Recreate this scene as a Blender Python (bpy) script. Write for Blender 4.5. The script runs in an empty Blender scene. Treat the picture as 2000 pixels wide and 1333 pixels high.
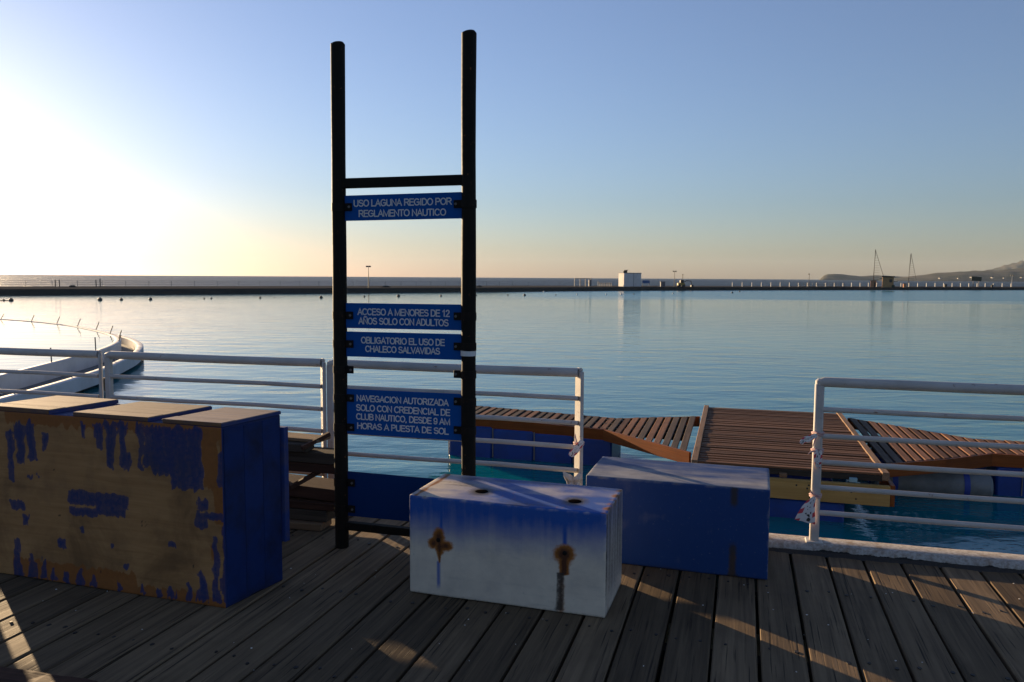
import bpy, bmesh, math, random
from mathutils import Vector, Matrix, noise as mnoise
import numpy as np
random.seed(7)
SC = bpy.context.scene
COL = SC.collection
R = math.radians

# ------------------------------------------------------------------ camera
cam_d = bpy.data.cameras.new('camera')
cam = bpy.data.objects.new('camera', cam_d); COL.objects.link(cam)
cam_d.sensor_width = 36.0; cam_d.lens = 36.0 * 1532 / 2000
cam_d.clip_start = 0.05; cam_d.clip_end = 40000
th = math.atan(124.8 / 1532); ph = math.atan(.0061)
Fv = Vector((0, math.cos(th), -math.sin(th))); R0 = Vector((1, 0, 0)); U0 = Vector((0, math.sin(th), math.cos(th)))
Rv = R0 * math.cos(ph) + U0 * math.sin(ph); Uv = U0 * math.cos(ph) - R0 * math.sin(ph)
cam.matrix_world = Matrix(((Rv.x, Uv.x, -Fv.x, 0), (Rv.y, Uv.y, -Fv.y, 0), (Rv.z, Uv.z, -Fv.z, 1.7), (0, 0, 0, 1)))
SC.camera = cam

# ------------------------------------------------------------------ sky, sun, exposure
SUN_AZ = 40.0      # degrees to the left of straight ahead (+Y)
SUN_EL = 7.0
world = bpy.data.worlds.new('World'); SC.world = world; world.use_nodes = True
wn = world.node_tree; wn.nodes.clear()
sky = wn.nodes.new('ShaderNodeTexSky'); sky.sky_type = 'NISHITA'; sky.sun_disc = False
sky.sun_elevation = R(SUN_EL); sky.sun_rotation = R(-SUN_AZ)
sky.altitude = 0; sky.air_density = 1.2; sky.dust_density = 0.45; sky.ozone_density = 4.5
bg = wn.nodes.new('ShaderNodeBackground'); bg.inputs['Strength'].default_value = 0.06
wo = wn.nodes.new('ShaderNodeOutputWorld')
hs_ = wn.nodes.new('ShaderNodeHueSaturation'); hs_.inputs['Saturation'].default_value = .78      # marine air: a little paler
wb_ = wn.nodes.new('ShaderNodeMix'); wb_.data_type = 'RGBA'; wb_.blend_type = 'MULTIPLY'; wb_.inputs[0].default_value = 1; wb_.inputs[7].default_value = (1.0, .95, 1.08, 1)   # white balance
wn.links.new(sky.outputs['Color'], hs_.inputs['Color']); wn.links.new(hs_.outputs['Color'], wb_.inputs[6]); wn.links.new(wb_.outputs[2], bg.inputs['Color'])
wn.links.new(bg.outputs['Background'], wo.inputs['Surface'])
sun_d = bpy.data.lights.new('sun', 'SUN'); sun_d.energy = 4.0; sun_d.angle = R(0.53); sun_d.color = (1.0, 0.72, 0.42)
sun = bpy.data.objects.new('sun', sun_d); COL.objects.link(sun)
sdir = Vector((-math.sin(R(SUN_AZ)) * math.cos(R(SUN_EL)), math.cos(R(SUN_AZ)) * math.cos(R(SUN_EL)), math.sin(R(SUN_EL))))
sun.rotation_euler = sdir.to_track_quat('Z', 'Y').to_euler(); sun.location = sdir * 50
vs = SC.view_settings; vs.view_transform = 'Standard'; vs.look = 'None'; vs.gamma = 1; vs.use_curve_mapping = False
vs.exposure = 1.7
SC.display_settings.display_device = 'sRGB'
SC.cycles.max_bounces = 6
SC.cycles.volume_bounces = 0

# ------------------------------------------------------------------ object helpers
def tag(o, label=None, cat=None, group=None, kind=None):
    if label: o['label'] = label
    if cat: o['category'] = cat
    if group: o['group'] = group
    if kind: o['kind'] = kind
    return o
def empty(name, loc=(0, 0, 0), rz=0):
    o = bpy.data.objects.new(name, None); COL.objects.link(o)
    o.empty_display_size = .1; o.location = loc; o.rotation_euler = (0, 0, rz); return o
def copy_tree(o, parent=None):
    c = o.copy(); COL.objects.link(c)
    if parent: c.parent = parent
    for ch in list(o.children): copy_tree(ch, c)
    return c

class MB:
    def __init__(s): s.v = []; s.f = []
    def add(s, vs, fs):
        n = len(s.v); s.v += [tuple(p) for p in vs]; s.f += [tuple(i + n for i in f) for f in fs]; return s
    def box(s, x0, x1, y0, y1, z0, z1, c=0.0, M=None):
        """box with optionally chamfered edges (c)"""
        if c <= 0:
            vs = [(x, y, z) for z in (z0, z1) for y in (y0, y1) for x in (x0, x1)]
            fs = [(0, 2, 3, 1), (4, 5, 7, 6), (0, 1, 5, 4), (2, 6, 7, 3), (0, 4, 6, 2), (1, 3, 7, 5)]
        else:
            bm = bmesh.new(); bmesh.ops.create_cube(bm, size=1)
            for v in bm.verts: v.co = Vector(((x0 + x1) / 2 + v.co.x * (x1 - x0), (y0 + y1) / 2 + v.co.y * (y1 - y0), (z0 + z1) / 2 + v.co.z * (z1 - z0)))
            bmesh.ops.bevel(bm, geom=bm.edges[:], offset=c, segments=1, affect='EDGES', profile=.5)
            bm.verts.index_update()
            vs = [v.co.copy() for v in bm.verts]; fs = [[v.index for v in f.verts] for f in bm.faces]; bm.free()
        if M is not None: vs = [M @ Vector(p) for p in vs]
        return s.add(vs, fs)
    def tube(s, pts, r, n=12, caps=True):
        pts = [Vector(p) for p in pts]; rs = r if isinstance(r, (list, tuple)) else [r] * len(pts)
        rings = []; ref = None
        for i, p in enumerate(pts):
            d = (pts[min(i + 1, len(pts) - 1)] - pts[max(i - 1, 0)]).normalized()
            if ref is None: ref = Vector((0, 0, 1)) if abs(d.z) < .9 else Vector((1, 0, 0))
            a = (ref - d * ref.dot(d)).normalized(); b = d.cross(a); ref = a
            rings.append([p + (a * math.cos(2 * math.pi * k / n) + b * math.sin(2 * math.pi * k / n)) * rs[i] for k in range(n)])
        vs = [q for rg in rings for q in rg]; fs = []
        for i in range(len(pts) - 1):
            for k in range(n): fs.append((i * n + k, i * n + (k + 1) % n, (i + 1) * n + (k + 1) % n, (i + 1) * n + k))
        if caps: fs.append(tuple(range(n - 1, -1, -1))); fs.append(tuple((len(pts) - 1) * n + k for k in range(n)))
        return s.add(vs, fs)
    def lathe(s, prof, c=(0, 0, 0), n=14):
        vs = []; fs = []; m = len(prof)
        for k in range(n):
            a = 2 * math.pi * k / n
            for (r, z) in prof: vs.append((c[0] + r * math.cos(a), c[1] + r * math.sin(a), c[2] + z))
        for k in range(n):
            for i in range(m - 1):
                fs.append((k * m + i, ((k + 1) % n) * m + i, ((k + 1) % n) * m + i + 1, k * m + i + 1))
        return s.add(vs, fs)
    def prism(s, poly, z0, z1):
        n = len(poly); vs = [(x, y, z0) for x, y in poly] + [(x, y, z1) for x, y in poly]
        fs = [tuple(range(n - 1, -1, -1)), tuple(range(n, 2 * n))] + [(i, (i + 1) % n, n + (i + 1) % n, n + i) for i in range(n)]
        return s.add(vs, fs)
    def build(s, name, m, parent=None, smooth=False, M=None):
        me = bpy.data.meshes.new(name); me.from_pydata([tuple(M @ Vector(p)) for p in s.v] if M is not None else s.v, [], s.f); me.update()
        bm = bmesh.new(); bm.from_mesh(me); bmesh.ops.recalc_face_normals(bm, faces=bm.faces[:]); bm.to_mesh(me); bm.free()
        me.materials.append(m)
        if smooth:
            me.polygons.foreach_set('use_smooth', [True] * len(me.polygons))
            me.set_sharp_from_angle(angle=R(40))
        o = bpy.data.objects.new(name, me); COL.objects.link(o)
        if parent: o.parent = parent
        return o

def inst(name, me, parent=None, loc=(0, 0, 0), rot=(0, 0, 0)):
    o = bpy.data.objects.new(name, me); COL.objects.link(o)
    if parent: o.parent = parent
    o.location = loc; o.rotation_euler = rot; return o

# ------------------------------------------------------------------ node helpers
class NT:
    def __init__(s, name):
        s.m = bpy.data.materials.new(name); s.m.use_nodes = True; s.t = s.m.node_tree
        s.b = s.t.nodes['Principled BSDF']; s.out = s.t.nodes['Material Output']
    def n(s, typ, **kw):
        nd = s.t.nodes.new(typ)
        for k, v in kw.items(): setattr(nd, k, v)
        return nd
    def L(s, a, b): s.t.links.new(a, b)
    def setin(s, nd, i, v):
        if hasattr(v, 'links') or isinstance(v, bpy.types.NodeSocket): s.L(v, nd.inputs[i])
        elif v is not None:
            if isinstance(v, (tuple, list)) and len(v) == 3 and nd.inputs[i].type == 'RGBA': v = (*v, 1)
            nd.inputs[i].default_value = v
    def math(s, op, a, b=None, c=None, clamp=False):
        nd = s.n('ShaderNodeMath', operation=op); nd.use_clamp = clamp
        s.setin(nd, 0, a); s.setin(nd, 1, b)
        if c is not None: s.setin(nd, 2, c)
        return nd.outputs[0]
    def mix(s, f, a, b, blend='MIX'):
        nd = s.n('ShaderNodeMix', data_type='RGBA', blend_type=blend); nd.clamp_factor = True
        s.setin(nd, 0, f); s.setin(nd, 6, a); s.setin(nd, 7, b); return nd.outputs[2]
    def coord(s, kind='Object', scale=(1, 1, 1), rnd=0.0, rot=(0, 0, 0)):
        tc = s.n('ShaderNodeTexCoord'); v = tc.outputs[kind]
        if rnd:
            oi = s.n('ShaderNodeObjectInfo')
            mu = s.n('ShaderNodeMath', operation='MULTIPLY'); s.L(oi.outputs['Random'], mu.inputs[0]); mu.inputs[1].default_value = rnd
            cx = s.n('ShaderNodeCombineXYZ'); s.L(mu.outputs[0], cx.inputs[0]); s.L(mu.outputs[0], cx.inputs[1]); s.L(mu.outputs[0], cx.inputs[2])
            ad = s.n('ShaderNodeVectorMath', operation='ADD'); s.L(v, ad.inputs[0]); s.L(cx.outputs[0], ad.inputs[1]); v = ad.outputs[0]
        mp = s.n('ShaderNodeMapping'); mp.inputs['Scale'].default_value = scale; mp.inputs['Rotation'].default_value = rot
        s.L(v, mp.inputs['Vector']); return mp.outputs[0]
    def noise(s, vec, scale, detail=4, rough=.55, dist=0.0, out='Fac'):
        nd = s.n('ShaderNodeTexNoise'); s.L(vec, nd.inputs['Vector'])
        nd.inputs['Scale'].default_value = scale; nd.inputs['Detail'].default_value = detail
        nd.inputs['Roughness'].default_value = rough; nd.inputs['Distortion'].default_value = dist
        return nd.outputs[out]
    def ramp(s, f, stops):
        nd = s.n('ShaderNodeValToRGB'); cr = nd.color_ramp
        while len(cr.elements) < len(stops): cr.elements.new(.5)
        for e, (p, c) in zip(cr.elements, stops):
            e.position = p; e.color = (c, c, c, 1) if isinstance(c, (int, float)) else (*c, 1)
        s.L(f, nd.inputs[0]); return nd.outputs[0]
    def attr(s, name):
        nd = s.n('ShaderNodeAttribute', attribute_name=name); return nd.outputs['Fac']
    def bump(s, h, strength=.3, dist=.01, normal=None):
        nd = s.n('ShaderNodeBump'); nd.inputs['Strength'].default_value = strength; nd.inputs['Distance'].default_value = dist
        s.L(h, nd.inputs['Height'])
        if normal is not None: s.L(normal, nd.inputs['Normal'])
        return nd.outputs[0]
    def fin(s, col=None, rough=None, normal=None, metal=None, spec=None):
        if col is not None: s.setin(s.b, 'Base Color', col)
        if rough is not None: s.setin(s.b, 'Roughness', rough)
        if normal is not None: s.L(normal, s.b.inputs['Normal'])
        if metal is not None: s.setin(s.b, 'Metallic', metal)
        if spec is not None: s.setin(s.b, 'Specular IOR Level', spec)
        return s.m

def painted(name, col, rough=.45, dirt=.25, dirtcol=(.10, .08, .06), rust=0.0, scale=6, bump=.15, spec=.4):
    t = NT(name); v = t.coord('Object', rnd=13.0)
    n1 = t.noise(v, scale, 5, .6); n2 = t.noise(v, scale * 7, 4, .6)
    c = t.mix(t.math('MULTIPLY', t.ramp(n1, [(.42, 0), (.72, 1)]), dirt), col, dirtcol)
    c = t.mix(t.math('MULTIPLY', n2, .25), c, tuple(x * .75 for x in col))
    if rust > 0:
        n3 = t.noise(v, scale * 3.1, 6, .7)
        c = t.mix(t.ramp(n3, [(.66 - rust * .1, 0), (.70, .9)]), c, (.16, .06, .02))
    return t.fin(c, t.math('MULTIPLY_ADD', n2, .2, rough - .1), t.bump(n2, bump, .003), spec=spec)

def wood(name, c1, c2, along='Y', rnd=40.0, rough=.75, var=.35, dark=(.02, .015, .012), grain=1.0, bump=.35, crack=.5, spec=.12):
    """grain stretched along one local axis; each object its own stretch of timber"""
    t = NT(name)
    sc = {'X': (1.2, 34, 34), 'Y': (34, 1.2, 34), 'Z': (34, 34, 1.2)}[along]
    sc2 = {'X': (.5, 9, 9), 'Y': (9, .5, 9), 'Z': (9, 9, .5)}[along]
    sc3 = {'X': (1.6, 90, 90), 'Y': (90, 1.6, 90), 'Z': (90, 90, 1.6)}[along]
    v = t.coord('Object', sc, rnd); v2 = t.coord('Object', sc2, rnd); v3 = t.coord('Object', sc3, rnd); v0 = t.coord('Object', (1, 1, 1), rnd)
    g = t.noise(v, grain, 5, .6, .6); b = t.noise(v2, 1.0, 4, .6, 1.0); f = t.noise(v3, 1.0, 3, .6); blot = t.noise(v0, 2.2, 4, .6)
    c = t.mix(t.ramp(g, [(.3, 0), (.7, 1)]), c1, c2)
    c = t.mix(t.math('MULTIPLY', t.ramp(b, [(.45, 0), (.75, 1)]), .6), c, tuple(x * .55 for x in c1))
    oi = t.n('ShaderNodeObjectInfo')
    k = t.math('MULTIPLY_ADD', oi.outputs['Random'], var, 1 - var / 2)
    hs = t.n('ShaderNodeHueSaturation'); t.L(k, hs.inputs['Value']); t.L(c, hs.inputs['Color']); c = hs.outputs[0]
    c = t.mix(t.math('MULTIPLY', t.ramp(blot, [(.5, 0), (.8, 1)]), .45), c, tuple(x * .5 for x in c2))
    cr = t.ramp(f, [(.33, 1), (.41, 0)])
    c = t.mix(t.math('MULTIPLY', cr, crack), c, dark)
    h = t.math('SUBTRACT', t.math('MULTIPLY_ADD', g, .6, t.math('MULTIPLY', f, .5)), t.math('MULTIPLY', cr, .5))
    return t.fin(c, t.math('MULTIPLY_ADD', g, .15, rough - .08), t.bump(h, bump, .004), spec=spec)

# ------------------------------------------------------------------ materials
M = {}
M['deck'] = wood('weathered_deck_wood', (.205, .142, .080), (.092, .064, .039), 'Y', var=.65, crack=.8, bump=.5)
M['joist'] = wood('old_joist_wood', (.05, .042, .035), (.03, .026, .022), 'X')
M['slat'] = wood('reddish_dock_slat', (.225, .108, .056), (.125, .062, .036), 'Y', var=.7, rough=.7)
M['slat_x'] = wood('brown_dock_slat', (.185, .092, .048), (.095, .05, .029), 'X', var=.7, rough=.7)
M['slat_grey'] = wood('greyed_dock_slat', (.125, .088, .064), (.075, .055, .042), 'Y', var=.3)
M['beam_o'] = wood('varnished_orange_beam', (.27, .075, .016), (.16, .045, .010), 'X', rough=.5, crack=.2)
M['trim'] = wood('pale_brown_trim', (.27, .17, .10), (.18, .11, .07), 'Y', rough=.7)
M['yellow'] = wood('new_yellow_timber', (.46, .29, .10), (.36, .21, .065), 'X', rough=.65, crack=.15, var=.1)
M['pile_dark'] = wood('dark_red_timber', (.085, .042, .026), (.05, .026, .018), 'X')
M['pile_grey'] = wood('grey_brown_timber', (.10, .078, .055), (.06, .048, .036), 'X')
M['pile_light'] = wood('light_timber', (.24, .155, .085), (.15, .095, .055), 'X')
M['rail'] = painted('white_rail_paint', (.47, .445, .41), .5, .4, (.25, .21, .17), rust=.3, scale=5)
M['black'] = painted('black_post_paint', (.009, .008, .006), .7, .4, (.022, .015, .009), rust=.12, scale=9, spec=.12)
M['clamp'] = painted('black_clamp_metal', (.009, .008, .007), .65, .5, (.028, .015, .008), rust=.4, scale=30, spec=.12)
M['letter'] = painted('pale_lettering', (.62, .61, .58), .6, .15, scale=20)
M['whitetape'] = painted('white_tape', (.6, .6, .58), .6, .3)
M['panel'] = painted('blue_sign_panel', (.001, .072, .29), .6, .15, (.003, .04, .14), scale=4, bump=.03, spec=.12)
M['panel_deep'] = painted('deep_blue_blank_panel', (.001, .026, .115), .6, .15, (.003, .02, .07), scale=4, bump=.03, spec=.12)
M['float'] = painted('blue_float_plastic', (.004, .045, .24), .4, .45, (.01, .02, .06), scale=3)
M['pontoon'] = painted('pale_pontoon', (.17, .19, .19), .55, .7, (.05, .065, .06), scale=3)
M['strap'] = painted('blue_strap', (.02, .05, .28), .6, .2)
M['rope'] = painted('grey_rope', (.16, .15, .14), .8, .3, scale=30)
M['bolt'] = painted('dark_nail', (.018, .015, .013), .6, .5, (.05, .025, .012), scale=60)
M['hole'] = painted('hole_shade', (.006, .005, .005), .95, .3, (.012, .009, .007), scale=40, spec=0)
M['lightblue'] = painted('pale_blue_block', (.25, .42, .48), .6, .3)
M['concrete'] = painted('pier_concrete', (.20, .19, .17), .85, .6, (.06, .055, .05), scale=2)
M['jetty'] = painted('white_jetty_wall', (.60, .60, .60), .7, .45, (.30, .29, .27), scale=1.2)
M['jetty_floor'] = painted('jetty_channel_floor', (.16, .16, .15), .8, .5, scale=1.5)
M['steel'] = painted('grey_steel_rod', (.12, .11, .10), .6, .4, rust=.4, scale=20)
M['prom'] = painted('promenade_gravel', (.105, .10, .09), .95, .5, (.06, .057, .05), scale=.12, bump=.05, spec=0)
M['farwall'] = painted('dark_stained_wall', (.055, .052, .045), .9, .5, (.03, .035, .025), scale=.3, spec=.05)
M['farwhite'] = painted('far_white_paint', (.38, .38, .37), .6, .2)
M['farblack'] = painted('far_dark_metal', (.03, .03, .03), .6, .2)
M['block'] = painted('whitewashed_wall', (.60, .57, .54), .8, .35, (.35, .32, .29), scale=.7)
M['farhouse'] = painted('far_house_wall', (.40, .37, .33), .9, .4, scale=.3)
M['kiosk'] = painted('ochre_kiosk_wall', (.40, .22, .10), .8, .6, (.20, .10, .05), scale=.9)
M['kroof'] = painted('dark_kiosk_roof', (.05, .035, .025), .8, .4)
M['orange'] = painted('orange_shed', (.46, .20, .10), .7, .4, scale=2)
M['yellowp'] = painted('yellow_machine_paint', (.42, .26, .06), .6, .4, scale=2)
M['green'] = painted('dark_green_board', (.045, .055, .035), .7, .3)
M['bluesign'] = painted('blue_notice', (.04, .12, .30), .6, .2)
M['buoy_d'] = painted('dark_buoy', (.05, .045, .04), .6, .3)
M['buoy_w'] = painted('white_buoy', (.62, .60, .58), .6, .3)
M['buoy_r'] = painted('red_buoy', (.35, .06, .04), .6, .3)
M['hull'] = painted('grey_bin', (.15, .15, .16), .7, .3)
M['rag'] = painted('white_rag', (.68, .64, .58), .9, .3, (.35, .28, .2), scale=30)

def tape_mat():
    t = NT('hazard_tape'); v = t.coord('UV', (1, 1, 1))
    sp = t.n('ShaderNodeSeparateXYZ'); t.L(v, sp.inputs[0])
    edge = t.math('GREATER_THAN', t.math('ABSOLUTE', t.math('SUBTRACT', sp.outputs[1], .5)), .30)
    st = t.math('GREATER_THAN', t.math('FRACT', t.math('MULTIPLY_ADD', sp.outputs[1], 1.2, t.math('MULTIPLY', sp.outputs[0], 2.6))), .55)
    c = t.mix(t.math('MULTIPLY', edge, st), (.66, .60, .57), (.50, .03, .05))
    mp = t.n('ShaderNodeMapping'); mp.inputs['Scale'].default_value = (6, 3.0, 1); t.L(v, mp.inputs[0])
    nz = t.noise(mp.outputs[0], 1.3, 1, .4)
    mid = t.math('LESS_THAN', t.math('ABSOLUTE', t.math('SUBTRACT', sp.outputs[1], .5)), .22)
    c = t.mix(t.math('MULTIPLY', mid, t.ramp(nz, [(.57, 0), (.60, 1)])), c, (.015, .015, .015))
    return t.fin(c, .5)
M['tape'] = tape_mat()
M['tape_knot'] = painted('pink_twisted_tape', (.50, .33, .31), .6, .5, (.25, .05, .06), scale=25)

def kerb_mat():
    t = NT('peeling_white_kerb'); v = t.coord('Object'); sp = t.n('ShaderNodeSeparateXYZ'); t.L(v, sp.inputs[0])
    n1 = t.noise(v, 9, 6, .65); n2 = t.noise(v, 45, 5, .65); n3 = t.noise(v, 3, 3, .5)
    c = t.mix(t.ramp(n2, [(.35, 1), (.62, 0)]), (.44, .41, .37), (.25, .21, .17))
    c = t.mix(t.ramp(n1, [(.56, 0), (.68, .85)]), c, (.22, .15, .09))
    # the paint has peeled off along the foot of the kerb: ragged line
    lim = t.math('MULTIPLY_ADD', n1, .052, t.math('MULTIPLY_ADD', n3, .04, -.032))
    c = t.mix(t.math('LESS_THAN', sp.outputs[2], lim), c, (.018, .015, .013))
    return t.fin(c, .85, t.bump(t.math('ADD', n1, t.math('MULTIPLY', n2, .5)), .12, .002))
M['kerb'] = kerb_mat()

def water_mat(name, body, s_near, wl=1.0, rough=.03, patch=False, spec=.5):
    t = NT(name)
    va = t.coord('Object', (1.0, 1.0, 1.0), rot=(0, 0, R(14)))
    vb = t.coord('Object', (.55, 1.25, 1.0), rot=(0, 0, R(14)))
    a = t.noise(vb, .75 / wl, 2, .45, .25)           # long ripples
    b = t.noise(vb, 2.1 / wl, 3, .5, .3)             # medium
    c = t.noise(va, 8.5 / wl, 3, .55, .2)             # small chop
    big = t.noise(t.coord('Object', (.02, .05, 1)), 1.0, 3, .5)
    h = t.math('ADD', t.math('MULTIPLY', a, 1.0), t.math('ADD', t.math('MULTIPLY', b, .38), t.math('MULTIPLY', c, .055)))
    k = t.ramp(big, [(.35, .65), (.65, 1.15)])
    h = t.math('MULTIPLY', h, k)
    if patch:       # breeze-roughened water along the far right of the lagoon
        tc = t.n('ShaderNodeTexCoord'); sp = t.n('ShaderNodeSeparateXYZ'); t.L(tc.outputs['Object'], sp.inputs[0])
        wv = t.noise(t.coord('Object', (.010, .045, 1)), 1.0, 6, .65)
        q = t.math('ADD', t.math('MULTIPLY_ADD', sp.outputs[0], .012, -.55), t.math('ADD', t.math('MULTIPLY_ADD', sp.outputs[1], .022, -2.2), t.math('MULTIPLY_ADD', wv, 5.0, -2.5)))
        q = t.math('MINIMUM', q, t.math('MULTIPLY_ADD', sp.outputs[0], .06, .2), clamp=True)
        q = t.math('MINIMUM', q, t.math('MULTIPLY_ADD', sp.outputs[1], .045, -3.7), clamp=True)
        h = t.math('MULTIPLY', h, t.math('MULTIPLY_ADD', q, 2.6, 1.0))
        rough = t.math('MULTIPLY_ADD', q, .12, rough)
    nd = t.n('ShaderNodeBump'); nd.inputs['Strength'].default_value = 1.0; nd.inputs['Distance'].default_value = s_near
    t.L(h, nd.inputs['Height'])
    t.b.inputs['IOR'].default_value = 1.333; t.b.inputs['Specular IOR Level'].default_value = spec
    return t.fin(body, rough, nd.outputs[0])
M['lagoon'] = water_mat('lagoon_water', (.001, .130, .160), .050, rough=.085, patch=True)
M['basin'] = water_mat('basin_water', (.003, .09, .11), .02, rough=.04)
M['sea'] = water_mat('sea_water', (.010, .026, .042), 5.0, wl=6.0, rough=.42, spec=.3)

def hill_mat():
    t = NT('coastal_scrub'); v = t.coord('Object')
    n1 = t.noise(v, .012, 6, .65); n2 = t.noise(v, .05, 5, .7)
    c = t.mix(t.ramp(n1, [(.4, 0), (.62, 1)]), (.055, .060, .040), (.12, .10, .075))
    c = t.mix(t.ramp(n2, [(.66, 0), (.72, .8)]), c, (.32, .30, .27))
    return t.fin(c, .95, spec=.1)
M['hill'] = hill_mat()

# ================================================================== SETTING
# lagoon and sea
FW = [(-300, -25), (-140, 82), (-80.0, 122.6), (-58.6, 136.1), (-37.5, 151.1), (0, 179.5), (33.3, 205.1), (91.7, 234.9), (172.3, 264.8), (330, 310), (520, 350)]   # front of the far dam
BW = [(-330, 5), (-160, 110), (-97.5, 149.6), (-72, 167), (-46.6, 188), (0, 222), (37, 238), (90, 256), (167, 284), (325, 332), (520, 375)]
def sheet(name, poly, z, m, kind='structure'):
    mb = MB(); mb.add([(x, y, z) for x, y in poly], [tuple(range(len(poly)))]); o = mb.build(name, m); tag(o, kind=kind); return o
def off(poly, back, k): return [(a[0] + (b[0] - a[0]) * k, a[1] + (b[1] - a[1]) * k) for a, b in zip(poly, back)]
inner = off(FW, BW, .1)
sheet('lagoon_water', [(-300, -60), (520, -60)] + inner[::-1], -1.6, M['lagoon'])
# sea: one big fan outside the dam, lower than the lagoon
sheet('sea', [(-5000, -1500), (5500, -1500), (5500, 6800), (-5000, 6800)], -3.4, M['sea'])
# the dam / promenade
mb = MB(); n = len(FW)
V = [(x, y, -1.9) for x, y in FW] + [(x + .25 * (b[0] - x) / 25, y + .25 * (b[1] - y) / 25, -1.02) for (x, y), b in zip(FW, BW)] + [(x + .6 * (b[0] - x) / 25, y + .6 * (b[1] - y) / 25, -.69) for (x, y), b in zip(FW, BW)]
F = [(r * n + i, r * n + i + 1, (r + 1) * n + i + 1, (r + 1) * n + i) for r in range(2) for i in range(n - 1)]
o = MB().add(V, F).build('dam_wall', M['farwall']); tag(o, kind='structure')
V = [(x + .55 * (b[0] - x) / 25, y + .55 * (b[1] - y) / 25, -.67) for (x, y), b in zip(FW, BW)] + [(x, y, -.67) for x, y in BW] + [(x, y, -4) for x, y in BW]
F = [(r * n + i, r * n + i + 1, (r + 1) * n + i + 1, (r + 1) * n + i) for r in range(2) for i in range(n - 1)]
o = MB().add(V, F).build('promenade', M['prom']); tag(o, kind='structure')

# hills far down the coast
HS = .55
def hill(name, Y, prof, depth, seed):
    prof = [(x * HS, z * HS) for x, z in prof]; Y *= HS; depth *= HS
    xs = np.linspace(prof[0][0], prof[-1][0], 150); zs = np.interp(xs, [p[0] for p in prof], [p[1] for p in prof])
    rows = 12; V = []; F = []
    for j in range(rows + 1):
        t = j / rows
        for i, (x, z) in enumerate(zip(xs, zs)):
            prof_t = math.sin(min(t / .5, 1) * math.pi / 2) if t < .5 else 1 - .55 * ((t - .5) / .5) ** 1.5
            nz = mnoise.noise(Vector((x * .006, t * 5, seed))) * .16 + mnoise.noise(Vector((x * .025, t * 11, seed))) * .07
            if t == 0: hgt = -3.5
            else: hgt = -3.5 + (z + 3.5) * max(.02, prof_t * (1 + nz * (1 if t < .5 else .15)))
            if .42 < t < .58: hgt = z * (1 + nz * .12) * (.97 + .03 * math.sin(x * .11 + seed))
            yy = Y - depth / 2 + depth * t
            V.append((x * (yy / Y), yy, hgt))
    m_ = len(xs)
    for j in range(rows):
        for i in range(m_ - 1): F.append((j * m_ + i, j * m_ + i + 1, (j + 1) * m_ + i + 1, (j + 1) * m_ + i))
    o = MB().add(V, F).build(name, M['hill'], smooth=True); tag(o, kind='structure'); return o
near_hill = hill('hills', 5500, [(2560, 0), (2650, 8), (2787, 24), (2858, 33), (2930, 44), (3001, 51), (3107, 60), (3214, 68), (3393, 75), (3571, 85), (3900, 100), (4500, 120), (5600, 140)], 1500, 1.3)
hill('headland', 6500, [(2535, -3), (2552, 12), (2567, 27), (2596, 39), (2659, 44), (2723, 42), (2787, 34), (2871, 28), (2956, 33), (3082, 36), (3210, 28), (3500, 26), (4200, 26)], 700, 4.1)
hill('far_hills', 9800, [(5500, 60), (5840, 110), (5941, 127), (6037, 166), (6132, 199), (6228, 222), (6324, 249), (6421, 256), (6500, 252), (6900, 230), (7600, 270), (8600, 250)], 1800, 8.8)
# a few pale houses on the near hill slope
random.seed(12)
HOUSES = [(1832, .75, 'lone tiny pale house high on the distant hill, nearest the masts'), (1868, .55, 'tiny pale house on the distant hill left of the billboard'), (1893, .8, 'tiny pale house on the distant hill just left above the billboard'),
          (1934, .7, 'tiny pale house on the distant hill just right of the billboard'), (1957, .5, 'tiny pale house on the distant hill left of the far right lamp'), (1991, .65, 'tiny pale house on the distant hill at the right edge of view')]
bpy.context.view_layer.update()
for px, kz, lab in HOUSES:
    Y = 2632 + 80 * kz; X = (px - 1000) / 1532 * Y
    hit, q_, _, _ = near_hill.ray_cast((X, Y, 500), (0, 0, -1))
    w = random.uniform(5, 8); hgt = random.uniform(2.5, 3.5)
    ob = empty('hillside_house', (X, Y, q_.z if hit else 10), random.uniform(-.5, .5))
    MB().box(-w / 2, w / 2, -4, 4, -9, hgt).build('wall', M['farhouse'], ob)
    MB().add([(-w / 2 - .4, -4.4, hgt), (w / 2 + .4, -4.4, hgt), (w / 2 + .4, 4.4, hgt), (-w / 2 - .4, 4.4, hgt), (-w / 2 - .4, 0, hgt + 1.2), (w / 2 + .4, 0, hgt + 1.2)],
             [(0, 1, 5, 4), (2, 3, 4, 5), (0, 4, 3), (1, 2, 5)]).build('roof', M['kroof'], ob)
    tag(ob, lab, 'house', 'houses scattered on the distant hill')

# pier body under the deck
Uk = Vector((.9650, -.2615, 0)); Nk = Vector((.2615, .9650, 0)); KP = Vector((1.935, 4.82, 0))
Mk = Matrix(((Uk.x, Nk.x, 0, KP.x), (Uk.y, Nk.y, 0, KP.y), (0, 0, 1, 0), (0, 0, 0, 1)))     # rail frame: x along rail, y to the water
mb = MB(); mb.box(-12, 10, -.02, .10, -3.0, -.09)
o = mb.build('pier_wall', M['concrete']); o.matrix_world = Mk; tag(o, kind='structure')

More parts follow.
